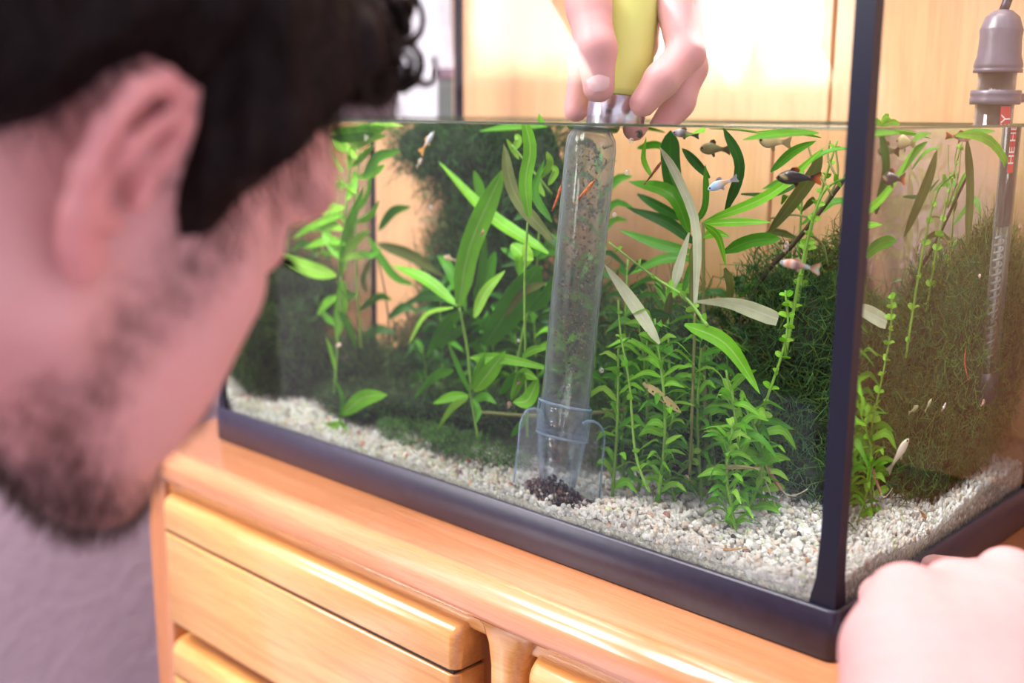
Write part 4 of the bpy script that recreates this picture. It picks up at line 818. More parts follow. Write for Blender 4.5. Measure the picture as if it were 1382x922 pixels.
# shrimps
M_SHR = {}
def shrimp(label, pts, r, col, clear=False):
    key = (col, clear)
    if key not in M_SHR:
        M_SHR[key] = clear_plastic('shrimp_'+str(len(M_SHR)), (.85, .78, .6), col, .05, .35, 1.5) if clear else pmat('shrimp_'+str(len(M_SHR)), col, .35, var=.5, vscale=500)
    mt = M_SHR[key]; P = catmull(pts, 15); t = thing('shrimp', label, 'shrimp', P[7], 'shrimps in the aquarium'); T, Nn, Bb = frames(P)
    rad = np.array([.25, .6, .85, 1, 1, .95, .98, .86, .9, .76, .8, .64, .66, .45, .3])*r
    mk('body', *tubeg(P, rad, 9, flat=.8), mt, t)
    upv = nrm(V(0, 0, 1)); dn = -upv; Lb = np.linalg.norm(P[-1]-P[0])
    for i in (3, 4, 5, 6, 7):
        for s_ in (-1, 1):
            sd = nrm(np.cross(T[i], upv))*s_; mk('leg', *tubeg(catmull([P[i], P[i]+sd*r*1.1+dn*r*.9, P[i]+sd*r*1.3+dn*r*2.0+T[i]*r*.4], 6), np.linspace(r*.12, r*.05, 6), 5), mt, t)
    for s_ in (-1, 1):
        sd = nrm(np.cross(T[0], upv))*s_
        mk('antenna', *tubeg(catmull([P[0], P[0]-T[0]*r*3+sd*r+upv*r*.8, P[0]-T[0]*r*6+sd*r*3], 8), np.linspace(r*.08, r*.03, 8), 5), mt, t)
        mk('eye', ico3()[0]*r*.2+P[1]+sd*r*.5+upv*r*.35, ico3()[1], M_EYE, t)
    for s_ in (-1, 0, 1):
        sd = nrm(np.cross(T[-1], upv))*s_; v, f, rr = leafg([P[-1], P[-1]+T[-1]*r*1.1+sd*r*.5, P[-1]+T[-1]*r*2+sd*r], r*.8, 'oval', nl=6, roll=0); mk('tail_fan', v, f, mt, t)
    return t
F = front
shrimp('orange and black mottled shrimp clinging to the clear tube', [F(803, 243, .05), F(790, 258, .049), F(778, 272, .05)], .0015, (.55, .16, .03))
shrimp('thin red shrimp on the left edge of the clear tube', [F(757, 250, .055), F(753, 265, .055), F(746, 282, .055)], .0011, (.60, .12, .04))
shrimp('slim red shrimp against the moss by the heater', [side(1303, 473, -.03), side(1302, 490, -.03), side(1306, 510, -.03)], .0011, (.55, .10, .05))
shrimp('translucent shrimp walking over the gravel under the bush', [F(972, 632, .085), F(995, 630, .085), F(1018, 632, .086)], .0020, (.62, .52, .33), True)
shrimp('striped tan shrimp lying flat on the right gravel', [F(968, 741, .032), F(985, 742, .034), F(1003, 740, .036)], .0013, (.5, .3, .14))
shrimp('clear olive shrimp on the gravel beside the black corner', [F(1095, 802, .014), F(1105, 795, .015), F(1112, 792, .016)], .0016, (.5, .48, .2), True)
shrimp('brownish shrimp on the gravel seen through the right pane', [side(1242, 690, -.03), side(1250, 700, -.03), side(1258, 713, -.028)], .0015, (.40, .2, .08))
shrimp('pale olive shrimp on the gravel near the big hand', [side(1220, 733, -.016), side(1230, 735, -.016), side(1238, 738, -.016)], .0014, (.5, .48, .22), True)
shrimp('dark red thread like shrimp near the surface right of the tube', [F(893, 218, .09), F(884, 230, .09), F(872, 246, .09)], .0011, (.35, .10, .05))
# snails
def snail(label, c, r, col, foot=True):
    c = np.array(c, float); t = thing('snail', label, 'snail', c, 'ramshorn snails'); key = ('snail', col)
    if key not in M_SHR: M_SHR[key] = pmat('shell_'+str(len(M_SHR)), col, .35, var=.35, vscale=300)
    a = np.linspace(0, 2*math.pi*2.6, 44); rr = r*.72*np.exp(-a*.145); rot = rotm([random.uniform(0, 6) for _ in range(3)])
    pts = np.stack([rr*np.cos(a), rr*np.sin(a), .05*r*a/6], -1) @ rot.T+c
    mk('shell', *tubeg(pts, r*.42*np.exp(-a*.135), 10), M_SHR[key], t)
    if foot:
        v, f, q = leafg([pts[0], pts[0]+V(-.3*r, -.2*r, -.5*r), pts[0]+V(-.9*r, -.3*r, -.6*r)], r*.7, 'oval', nl=7, thick=r*.15)
        if 'snailfoot' not in M_SHR: M_SHR['snailfoot'] = pmat('snail_flesh', (.30, .2, .17), .4)
        mk('foot', v, f, M_SHR['snailfoot'], t)
pk, br, wt = (.62, .40, .34), (.30, .15, .10), (.8, .78, .78)
for lab, c, r, col in [('reddish snail on the edge of the long sword leaf', F(652, 313, .098), .0024, (.42, .18, .16)), ('pinkish white snail below the tall light green stem plant', F(458, 465, .07), .0028, (.75, .58, .52)), ('grey pink snail on the dark twig', F(1062, 330, .19), .0032, (.55, .42, .40)), ('large white snail on the right pane', side(1275, 547, -.0085), .0027, wt), ('round brown and white snail low on the right pane', side(1327, 542, -.0085), .0025, (.6, .36, .28)),
                    ('small pink snail on the right pane near the heater', side(1376, 306, -.009), .0024, (.72, .45, .42)), ('tiny pink snail on the moss left of the heater', side(1322, 373, -.03), .0020, (.75, .5, .42)), ('dark snail floating at the surface right of the steel sleeve', F(862, 181, .045), .0032, (.07, .06, .04)), ('pale brown snail under the small bright rosette', F(688, 545, .05), .0024, (.55, .38, .28)), ('pink snail in the shade of the low bush', F(926, 645, .10), .0030, pk),
                    ('tiny white snail before the dark moss', F(582, 279, .2), .0020, wt), ('whitish snail at the brow of the man by the left stems', F(409, 294, .05), .0026, wt), ('small white snail low on the back of the tank', F(700, 460, .12), .0016, wt), ('brown snail on the leaf near the rosette', F(701, 516, .056), .0022, br)]: snail(lab, c, r, col)
# coloured pebbles on the gravel: each a thing
M_PEB = {}
def pebble(label, px, py, r, col, sidev=False):
    key = col
    if key not in M_PEB: M_PEB[key] = pmat('pebble_'+str(len(M_PEB)), col, .45, var=.3, vscale=300)
    P = None
    for q in np.arange(.009, .28, .002):
        P = side(px, py, -q) if sidev else front(px, py, q)
        if P[2] < gz(P[0], P[1])+r*.6: break
    v = ico3()[0]*np.array([random.uniform(.8, 1.25), random.uniform(.8, 1.2), random.uniform(.6, .9)])
    ph = [random.uniform(0, 6) for _ in range(3)]; v = v*(1+.10*np.sin(v[:, :1]*3+ph[0])+.08*np.sin(v[:, 1:2]*4+ph[1])); v = v @ rotm(ph).T*r
    v = v+P; v[:, 1] = np.maximum(v[:, 1], .0056); v[:, 0] = np.minimum(v[:, 0], -.0056)
    o = mk('pebble', v, ico3()[1], M_PEB[key], origin=P); tag(o, label, 'pebble', 'coloured pebbles on the gravel')
red, dkb, gry, org_, pur = (.50, .16, .10), (.14, .08, .07), (.05, .05, .055), (.62, .26, .09), (.22, .14, .17)
for lab, x, y, r, c, s in [('reddish brown pebble under the bush right of the cleaner', 899, 696, .0036, (.40, .2, .17), 0), ('orange red pebble on the gravel left of the cleaner foot', 632, 622, .0032, red, 0), ('purple brown pebble nearest the trim left of the cleaner', 619, 639, .0035, pur, 0), ('small dark brown pebble left of the cleaner foot', 650, 635, .0026, dkb, 0), ('grey purple pebble touching the left flap', 668, 630, .0030, pur, 0), ('brown pebble below the left flap', 689, 655, .0024, (.38, .18, .13), 0),
                        ('black oval pebble on the right gravel', 970, 752, .0021, gry, 0), ('dark flat pebble right of the striped shrimp', 1007, 744, .0026, dkb, 0), ('dark pebble behind the black oval pebble', 990, 726, .0022, gry, 0), ('long dark pebble further back on the right gravel', 1058, 719, .0028, gry, 0), ('orange brown pebble in the middle of the right gravel', 961, 712, .0022, org_, 0), ('orange pebble near the black corner', 1090, 756, .0020, org_, 0), ('rust pebble just above the trim near the corner', 1072, 773, .0019, red, 0), ('slate grey pebble beside the orange pebble', 1087, 751, .0018, pur, 0), ('peach pebble near the black corner', 1101, 746, .0020, (.72, .42, .30), 0), ('orange pebble at the left of the right gravel heap', 833, 713, .0018, org_, 0), ('red pebble inside the cleaner foot', 763, 668, .0020, (.62, .2, .12), 0),
                        ('amber pebble seen through the right pane near the heater', 1358, 650, .0027, org_, 1), ('cream pebble seen through the right pane', 1319, 676, .0024, (.75, .6, .4), 1), ('dark pebble beside the rubbed corner seen through the right pane', 1170, 725, .0024, gry, 1), ('red pebble seen through the right pane beside the olive shrimp', 1205, 746, .0018, red, 1), ('brown and grey pebble at the foot of the right pane', 1175, 752, .0020, pur, 1),
                        ('pinkish white stone in the far left corner of the tank', 318, 525, .0040, (.62, .47, .42), 0), ('rosy stone second from the far left corner', 335, 538, .0034, (.58, .40, .36), 0), ('pale pink stone in the left gravel', 374, 552, .0036, (.66, .52, .48), 0), ('brown stone on the left gravel edge', 390, 562, .0026, dkb, 0), ('pink stone behind the left gravel edge', 352, 540, .0030, (.6, .42, .38), 0), ('reddish stone beyond the seedling leaf', 484, 584, .0026, (.45, .24, .2), 0)]: pebble(lab, x, y, r, c, bool(s))
# a drop of water on the front glass above the water line
dp = plane(578, 54, 1, -.0002); v = ico3()[0]*np.array([.0018, .0012, .0040]); v[:, 0] *= np.where(v[:, 2] > 0, 1-.6*v[:, 2]/.004, 1); 
o = mk('water_drop', v+dp, ico3()[1], clear_plastic('drop', (.95, .96, .97), (.8, .8, .8), .10, .04, 2), origin=dp); tag(o, 'single water drop on the front glass above the water', 'drop')
M_BUB = clear_plastic('bubble', (.97, .98, .98), (.85, .9, .9), .12, .10, 2)
for i, (x, y, Y, lab) in enumerate([(846, 233, .05, 'air bubble beside the upper right edge of the clear tube'), (829, 290, .05, 'air bubble beside the middle of the clear tube'), (812, 500, .05, 'air bubble low beside the clear tube'), (852, 190, .05, 'air bubble under the steel sleeve')]):
    c = F(x, y, Y); o = mk('air_bubble', ico3()[0]*.0017+c, ico3()[1], M_BUB, origin=c); tag(o, lab, 'bubble', 'air bubbles')

# ================================================================== the person
# implicit surface: smooth union of tapered limbs and ellipsoids, meshed as ONE continuous skin
def pr_c(a, b, ra, rb, k=.01, sub=False): return ('c', np.array(a, float), np.array(b, float), ra, rb, k, sub)
def pr_e(c, r, k=.01, A=None, sub=False): return ('e', np.array(c, float), np.array(r, float), np.eye(3) if A is None else np.array(A, float), 0, k, sub)
def ev1(p, P):
    if p[0] == 'c':
        a, b = p[1], p[2]; ab = b-a; t = np.clip(((P-a)@ab)/(ab@ab+1e-12), 0, 1); return np.linalg.norm(P-a-t[:, None]*ab, axis=1)-(p[3]+(p[4]-p[3])*t)
    q = (P-p[1])@p[3].T; k0 = np.linalg.norm(q/p[2], axis=1); k1 = np.linalg.norm(q/(p[2]**2), axis=1)+1e-9; return k0*(k0-1)/k1
def sdf(prims, P, idx=None):
    d = np.full(len(P), 1.0)
    for i in (range(len(prims)) if idx is None else idx):
        p = prims[i]; e = ev1(p, P); k = p[5]
        if p[6]:
            e = -e; h = np.maximum(k-np.abs(d-e), 0)/k; d = np.maximum(d, e)+h*h*k/4
        else:
            h = np.maximum(k-np.abs(d-e), 0)/k; d = np.minimum(d, e)-h*h*k/4
    return d
def nets(prims, h, lo, hi, extra=None, newton=1):
    """surface nets over a sparse block grid"""
    lo, hi = np.array(lo, float), np.array(hi, float); Bk = 12; nb = np.ceil((hi-lo)/(h*Bk)).astype(int); dim = nb*Bk+1
    D = np.full(dim, 1.0, np.float32); ctr = np.stack(np.meshgrid(*[np.arange(n) for n in nb], indexing='ij'), -1).reshape(-1, 3)
    C = lo+(ctr+.5)*Bk*h; rad = Bk*h*.87
    near = np.stack([ev1(p, C) < rad*1.25+.02 for p in prims], 1)
    g = np.stack(np.meshgrid(*[np.arange(Bk+1)]*3, indexing='ij'), -1).reshape(-1, 3)
    for c, nr in zip(ctr, near):
        ix = np.nonzero(nr)[0]
        if len(ix) == 0: continue
        if all(prims[i][6] for i in ix): continue
        P = lo+(c*Bk+g)*h; d = sdf(prims, P, ix)
        if extra is not None: d = extra(P, d)
        s = c*Bk; D[s[0]:s[0]+Bk+1, s[1]:s[1]+Bk+1, s[2]:s[2]+Bk+1] = d.reshape(Bk+1, Bk+1, Bk+1)
    I = D < 0; acc = {}; quads = []
    vid = np.full(tuple(dim-1), -1, np.int32)
    A = np.zeros(tuple(dim-1), bool)
    for dx in (0, 1):
        for dy in (0, 1):
            for dz in (0, 1): A |= I[dx:dim[0]-1+dx, dy:dim[1]-1+dy, dz:dim[2]-1+dz]
    Bm = np.ones(tuple(dim-1), bool)
    for dx in (0, 1):
        for dy in (0, 1):
            for dz in (0, 1): Bm &= I[dx:dim[0]-1+dx, dy:dim[1]-1+dy, dz:dim[2]-1+dz]
    act = np.argwhere(A & ~Bm); vid[act[:, 0], act[:, 1], act[:, 2]] = np.arange(len(act))
    sm = np.zeros((len(act), 3)); ct = np.zeros(len(act)); off = np.array([(x, y, z) for x in (0, 1) for y in (0, 1) for z in (0, 1)])
    val = np.stack([D[act[:, 0]+o[0], act[:, 1]+o[1], act[:, 2]+o[2]] for o in off], 1)
    for i in range(8):
        for j in range(i+1, 8):
            if np.abs(off[i]-off[j]).sum() != 1: continue
            a, b = val[:, i], val[:, j]; cr = (a < 0) != (b < 0); t = np.where(cr, a/(a-b+1e-20), 0)
            p = off[i]+(off[j]-off[i])*t[:, None]; sm += p*cr[:, None]; ct += cr
    V_ = lo+(act+sm/np.maximum(ct, 1)[:, None])*h; F_ = []
    for ax in range(3):
        sl0 = [slice(None)]*3; sl1 = [slice(None)]*3; sl0[ax] = slice(0, -1); sl1[ax] = slice(1, None)
        a = I[tuple(sl0)]; b = I[tuple(sl1)]; e = np.argwhere(a != b); u, v = (ax+1) % 3, (ax+2) % 3
        e = e[(e[:, u] > 0) & (e[:, v] > 0) & (e[:, u] < dim[u]-1) & (e[:, v] < dim[v]-1)]
        du = np.zeros(3, int); dv = np.zeros(3, int); du[u] = 1; dv[v] = 1
        q = [e, e-du, e-du-dv, e-dv]; q = np.stack([vid[x[:, 0], x[:, 1], x[:, 2]] for x in q], 1)
        ins = a[e[:, 0], e[:, 1], e[:, 2]]; q[~ins] = q[~ins][:, ::-1]; F_.append(q[(q >= 0).all(1)])
    F_ = np.concatenate(F_)
    if newton:
        for _ in range(newton):
            bi = np.clip(((V_-lo)/(h*Bk)).astype(int), 0, nb-1); key = bi[:, 0]*nb[1]*nb[2]+bi[:, 1]*nb[2]+bi[:, 2]; order = np.argsort(key); ks = key[order]; st = np.r_[0, np.nonzero(np.diff(ks))[0]+1, len(ks)]
            nearm = near
            for s0_, s1_ in zip(st[:-1], st[1:]):
                ii = order[s0_:s1_]; ix = np.nonzero(nearm[ks[s0_]])[0]; P = V_[ii]
                if len(ix) == 0: continue
                def fe(Q):
                    d = sdf(prims, Q, ix); return extra(Q, d) if extra is not None else d
                d = fe(P); e_ = h*.3; gr_ = np.stack([fe(P+np.eye(3)[k]*e_)-d for k in range(3)], 1)/e_
                V_[ii] = P-np.clip(d/np.maximum((gr_**2).sum(1), .2), -h, h)[:, None]*gr_
    return V_, F_
# head frame: forward, his right, up
HO = V(-.153, -.345, .273); HF = nrm(V(-.035, .862, -.505)); HR = V(.997, -.005, -.081); HR = nrm(HR-HF*(HR@HF)); HU = np.cross(HR, HF); HA = np.array([HF, HR, HU])
def hw(f, r, u): return HO+HF*f+HR*r+HU*u
def he_(c, r, k=.01, sub=False, A=None): return pr_e(hw(*c), r, k, HA if A is None else A@HA, sub)
def hc(a, b, ra, rb, k=.01, sub=False): return pr_c(hw(*a), hw(*b), ra, rb, k, sub)
BP = [he_((-.010, 0, .046), (.096, .074, .083), .01), he_((.042, 0, .048), (.050, .060, .050), .03), he_((.042, 0, -.018), (.050, .058, .058), .03), he_((.040, 0, -.066), (.044, .044, .040), .03)]
for s_ in (-1, 1):
    BP += [hc((.004, s_*.055, -.048), (.070, s_*.020, -.098), .017, .016, .03), he_((.056, s_*.048, -.012), (.020, .014, .015), .02), he_((.052, s_*.040, -.050), (.028, .018, .032), .03)]
BP += [he_((.081, 0, -.101), (.018, .021, .017), .022), hc((.087, -.034, .038), (.087, .034, .038), .0125, .0125, .02)]
for s_ in (-1, 1): BP += [he_((.101, s_*.034, .007), (.015, .017, .012), .02, True), he_((.0765, s_*.0335, .009), (.013, .0145, .012), .008)]
BP += [hc((.086, 0, .016), (.104, 0, -.026), .0075, .0105, .014), he_((.095, .012, -.031), (.010, .008, .008), .008), he_((.095, -.012, -.031), (.010, .008, .008), .008), hc((.084, -.016, -.052), (.084, .016, -.052), .010, .010, .014), hc((.082, -.014, -.068), (.082, .014, -.068), .009, .009, .012), he_((.095, 0, -.0605), (.006, .02, .0016), .004, True)]
# neck
NB = hw(-.085, 0, -.165)
BP += [hc((-.030, 0, -.030), (-.085, 0, -.165), .054, .058, .03)]
# ears: concha plate, rolled helix, antihelix, tragus, lobe
def ear(sg):
    q = []; es = .84
    def hc(a, b, ra, rb, k=.01, sub=False): g = lambda v: hw(v[0]*es*.86-.004, sg*(.0700+(abs(v[1])-.0700)*es), v[2]*es); return pr_c(g(a), g(b), ra*es*1.12, rb*es*1.12, k*.8, sub)
    def he_(c, r, k=.01, sub=False, A=None): return pr_e(hw(c[0]*es*.86-.004, sg*(.0700+(abs(c[1])-.0700)*es), c[2]*es), np.array(r)*np.array([es*.86, 1, es]), k, HA if A is None else A@HA, sub)
    ol = [(.010, .0700, .004), (.014, .0725, .018), (.010, .078, .030), (-.001, .0845, .0385), (-.014, .090, .0375), (-.0255, .0945, .027), (-.0300, .0960, .010), (-.0275, .0935, -.006), (-.020, .0880, -.019), (-.0105, .0815, -.030), (-.001, .0765, -.036)]
    for i, (a, b) in enumerate(zip(ol, ol[1:])): q.append(hc((a[0], sg*a[1], a[2]), (b[0], sg*b[1], b[2]), .0043 if i < 8 else .0052, .0043 if i < 8 else .006, .0035))
    th = .40*sg; A = np.array([[math.cos(th), -math.sin(th), 0], [math.sin(th), math.cos(th), 0], [0, 0, 1]])
    q.append(he_((-.011, sg*.0765, .004), (.0185, .0026, .030), .004, A=A))
    q.append(he_((.001, sg*.0745, -.031), (.009, .0045, .009), .006))
    q += [hc((-.002, sg*.084, .026), (-.014, sg*.0890, .010), .0036, .004, .005), hc((-.014, sg*.0890, .010), (-.012, sg*.085, -.012), .004, .0036, .005), hc((.009, sg*.0760, -.004), (.0085, sg*.0765, .003), .0045, .004, .006), hc((-.008, sg*.0835, -.017), (.003, sg*.078, -.016), .0038, .0038, .005)]
    q.append(he_((-.0035, sg*.0830, -.002), (.0085, .0095, .0110), .004, True)); q.append(hc((.000, sg*.078, -.0035), (.001, sg*.060, -.004), .0036, .0032, .003, True))
    return q
BP += ear(1)+ear(-1)
# shoulders and arms
SR, SL = V(.015, -.560, .055), V(-.345, -.555, .060)
BP += [pr_c(NB, V(-.165, -.57, .05), .058, .075, .05), pr_c(SL+V(.03, 0, 0), SR-V(.03, 0, 0), .060, .060, .06), pr_e(V(-.165, -.62, -.05), (.15, .10, .14), .06)]
def limb(pts, rs, k=.02): return [pr_c(np.array(a, float), np.array(b, float), ra, rb, k) for a, b, ra, rb in zip(pts, pts[1:], rs, rs[1:])]
# right hand: braced on the end of the tank
WR = air(1305, 1020, .445); ER = V(.160, -.40, -.165)
BP += limb([SR, ER, (ER*.6+WR*.4), WR], [.054, .042, .041, .029], .03)
kn = [air(1226, 806, .512), air(1284, 794, .530), air(1358, 780, .540), air(1420, 796, .540)]
for i, kp in enumerate(kn):
    st_ = WR+(kp-WR)*.12+RC[0]*(i-1.5)*.006; BP.append(pr_c(st_, kp, .021, [.0145, .0135, .0150, .0125][i], .015))
BP += [pr_c(air(1260, 900, .485), air(1330, 850, .515), .024, .020, .02)]
tipX = [(.0065, .030), (.0065, .052), (.0065, .075), (.0065, .098)]
for i, (kp, (tx, ty)) in enumerate(zip(kn, tipX)):
    tip = V(tx+.006, ty, .022+.002*i); pip = kp+RC[2]*.026-RC[1]*.006+RC[0]*(-.004); pip[0] = max(pip[0], .018)
    dip = (pip+tip)/2+V(.012, 0, .004)
    BP += [pr_c(kp, pip, .0112, .0098, .005), pr_c(pip, dip, .0096, .0086, .003), pr_c(dip, tip, .0085, .0075, .003)]
BP += [pr_c(air(1212, 975, .455), air(1200, 880, .487), .026, .0175, .02), pr_c(air(1200, 880, .487), air(1214, 816, .515), .0165, .0130, .014)]
# left hand: holding the grip of the cleaner from above, reaching over the front glass
WL = air(815, -190, 0.7660); EL = V(-.45, -.20, .545)
BP += limb([SL, EL, (EL*.5+WL*.5), WL], [.052, .041, .037, .028], .03)
mcp = [air(898, -42, 0.7310), air(918, -38, 0.7610), air(880, -40, 0.7910), air(842, -46, 0.8010)]
for i, kp in enumerate(mcp): BP.append(pr_c(WL+(kp-WL)*.15, kp, .018, .0120, .016))
fing = [[mcp[0], air(926, 72, 0.7180), air(893, 108, 0.7070), air(868, 139, 0.7080)], [mcp[1], air(931, 92, 0.7520), air(916, 138, 0.7480), air(893, 172, 0.7440)],
        [mcp[2], air(866, 62, 0.8040), air(812, 105, 0.7980), air(780, 145, 0.7720)], [mcp[3], air(822, 30, 0.8080), air(786, 84, 0.7920), air(776, 150, 0.7660)]]
frs = [[.0125, .0118, .0108, .0088], [.0125, .0115, .0104, .0085], [.012, .0110, .0100, .0082], [.011, .0098, .009, .0075]]
for P4, R4 in zip(fing, frs):
    for j in range(3): BP.append(pr_c(P4[j], P4[j+1], R4[j], R4[j+1], .0045))
BP += [pr_c(WL+(mcp[0]-WL)*.12, air(782, -70, 0.7340), .019, .0185, .02), pr_c(air(782, -70, 0.7340), air(795, 10, 0.7110), .0180, .0138, .012), pr_c(air(795, 10, 0.7110), air(804, 66, 0.7000), .0134, .0130, .006), pr_c(air(804, 66, 0.7000), air(808, 117, 0.7025), .0128, .0100, .004)]
BP += [pr_c(WL, air(850, -80, .7660), .026, .022, .02), pr_c(air(835, -70, .760), air(880, -45, .765), .022, .020, .02)]
bv, bf = nets(BP, .0027, (-.56, -.76, -.24), (.26, .20, .60))
# pigment masks in head coordinates
L = (bv-HO)@HA.T; f_, r_, u_ = L[:, 0], L[:, 1], L[:, 2]; inhead = (np.linalg.norm(L, axis=1) < .17)
def polyd(pts):
    d = np.full(len(L), 9.)
    for (a, b) in zip(pts, pts[1:]):
        a, b = np.array(a), np.array(b); ab = b-a; q = L[:, [0, 2]]-a; t = np.clip(q@ab/(ab@ab), 0, 1); d = np.minimum(d, np.linalg.norm(q-t[:, None]*ab, axis=1))
    return d
jaw = polyd([(.040, .004), (.037, -.02), (.026, -.045), (.022, -.075), (.042, -.098), (.072, -.110), (.092, -.100)])
mou = polyd([(.098, -.040), (.090, -.048), (.084, -.060), (.088, -.085), (.09, -.1)])
beard = np.maximum(np.clip(1-jaw/.020, 0, 1), .8*np.clip(1-mou/.012, 0, 1)); beard = np.maximum(beard, np.clip((-.088-u_)/.02, 0, 1)*(f_ > -.005))*inhead*(np.abs(r_) < .085)*(u_ < .01)
beard = np.where(inhead & (u_ < -.02) & (f_ < -.01), 0, beard)
n1 = np.sin(bv[:, 0]*310+np.sin(bv[:, 2]*200)*2)*np.sin(bv[:, 1]*270+bv[:, 2]*190); beard = np.clip(beard*(1+.35*n1), 0, 1)
skin = np.array([.72, .40, .385]); rosy = np.array([.72, .29, .29]); hairc = np.array([.10, .045, .04])
isear = inhead & (np.abs(r_) > .073) & (f_ < .02) & (f_ > -.04) & (np.abs(u_) < .045)
ros = np.clip(isear*.55+.35*np.exp(-((f_-.11)**2+(u_+.02)**2)/.0004)*inhead+.18*np.clip(n1, 0, 1), 0, 1)
kdist = np.min(np.stack([np.linalg.norm(bv-k, axis=1) for k in kn+[f[1] for f in fing]+[f[3] for f in fing]+[air(808, 117, .7025)]]), 0)
ros = np.maximum(ros, .4*np.exp(-(kdist/.014)**2)); col = skin*(1-ros[:, None])+rosy*ros[:, None]
lips = np.exp(-(((f_-.1)/.012)**2+((u_+.056)/.010)**2))*inhead*(np.abs(r_) < .024); col = col*(1-.5*lips[:, None])+.5*lips[:, None]*np.array([.6, .22, .22])
brow = inhead & (np.abs(np.abs(r_)-.034) < .022) & (np.abs(u_-.034) < .005) & (f_ > .05); beard = np.maximum(beard, brow*.8)
col = col*(1-.55*beard[:, None])+.55*beard[:, None]*hairc
pe = thing('person', 'dark haired bearded man leaning in to watch the aquarium while cleaning it', 'person', (-.17, -.70, FZ))
m, nt, out = newmat('skin'); a = N(nt, 'ShaderNodeAttribute', attribute_name='col'); p = N(nt, 'ShaderNodeBsdfPrincipled'); p.inputs['Roughness'].default_value = .48; p.inputs['Specular IOR Level'].default_value = .35
c = ocoord(nt); n_ = noise(nt, 70, 4, c); nt.links.new(mixc(nt, ramp(nt, n_, [(.35, (0, 0, 0)), (.7, (.35, .35, .35))]), a.outputs['Color'], (.72, .36, .33)), p.inputs['Base Color'])
b2 = N(nt, 'ShaderNodeTexVoronoi'); b2.inputs['Scale'].default_value = 900; nt.links.new(c, b2.inputs['Vector']); nt.links.new(bump(nt, b2.outputs['Distance'], .12, .0005), p.inputs['Normal'])
p.inputs['Subsurface Weight'].default_value = .22; p.inputs['Subsurface Radius'].default_value = (1, .35, .2); p.inputs['Subsurface Scale'].default_value = .006; nt.links.new(p.outputs[0], out.inputs[0]); M_SKIN = m
mk('body', bv, bf.tolist(), M_SKIN, pe, attrs={'col': col})
M_HAIR = pmat('dark_hair', (.010, .006, .006), .55, spec=.12, var=.5, vscale=120); M_BEARD = pmat('beard_hair', (.06, .028, .02), .5, spec=.4)
# eyes
for s_ in (-1, 1):
    e = mk('eye', ico3()[0]*.0118+hw(.0782, s_*.0335, .0090), ico3()[1], pmat('eye_white', (.75, .7, .68), .15), pe)
    mk('iris', ico3()[0]*.0055*np.array([1, 1, 1])+hw(.0852, s_*.0335, .0068), ico3()[1], M_EYE, e)
for s_ in (-1, 1):
    ls = [tubeg(catmull([hw(.0885, s_*(.0335+q), .0105), hw(.0935, s_*(.0335+q*1.1), .0075), hw(.0975, s_*(.0335+q*1.25), .0085)], 5), np.linspace(.0005, .0002, 5), 5) for q in np.linspace(-.011, .012, 18)]
    o = mk('eyelashes', *join(ls), M_HAIR, pe); o['kind'] = 'stuff'
# finger nails
M_NAIL = pmat('nail', (.80, .52, .52), .22, spec=.6)
def nail(c, along, out_, w, l, name='thumb_nail'):
    along = nrm(along); out_ = nrm(out_-along*(out_@along)); sd = np.cross(along, out_); vs = []; nu, nv = 8, 8
    for th in (0, -.0007):
        for i in range(nv+1):
            for j in range(nu+1):
                u = j/nu*2-1; v = i/nv*2-1; sq = math.sqrt(max(0, 1-.55*max(0, abs(v)-.3)**2)); vs.append(c+sd*u*w*.5*sq*(1-.25*max(0, v)**3)+along*v*l*.5+out_*(th-.0032*u*u-.0010*v*v))
    n0 = (nu+1)*(nv+1); fs = []
    for i in range(nv):
        for j in range(nu): a = i*(nu+1)+j; fs += [(a, a+1, a+nu+2, a+nu+1), (n0+a, n0+a+nu+1, n0+a+nu+2, n0+a+1)]
    mk(name, vs, fs, M_NAIL, pe)
ta, tb = air(804, 66, .700), air(808, 117, .7025); nail(tb-nrm(tb-ta)*.0035+nrm(CAM-tb)*.0112, tb-ta, CAM-tb, .0140, .0125)
# ---- hair: a solid tousled mass with strands over it
HL = [(-.14, -.03), (-.06, -.024), (-.040, -.014), (-.030, .010), (-.018, .036), (.006, .038), (.013, .026), (.020, .004), (.030, -.014), (.037, -.010), (.050, .018), (.066, .050), (.080, .080), (.12, .10)]
def hl(f): return np.interp(f, [a for a, _ in HL], [b for _, b in HL])
def hairex(P, d):
    l = (P-HO)@HA.T; f, r, u = l.T; w = .0035*np.sin(f*120+r*40)*np.sin(r*95+u*70)+.0022*np.sin(f*260+u*190)*np.sin(r*230)
    cut = (hl(f)-u)*.8; t = np.clip((u-hl(f))/.035, 0, 1)
    dd = d+w+.016*(1-t); h = np.maximum(.008-np.abs(dd-cut), 0)/.008; return np.maximum(dd, cut)+h*h*.002
HP = [he_((-.010, 0, .046), (.096+.021, .074+.018, .083+.026), .01), he_((.048, 0, .075), (.058, .068, .050), .03), he_((.03, .062, .012), (.02, .012, .03), .015), he_((.03, -.062, .012), (.02, .012, .03), .015)]
hv, hf = nets(HP, .0030, HO-.17, HO+.19, hairex, 0)
hair = mk('hair', hv, hf.tolist(), M_HAIR, pe)
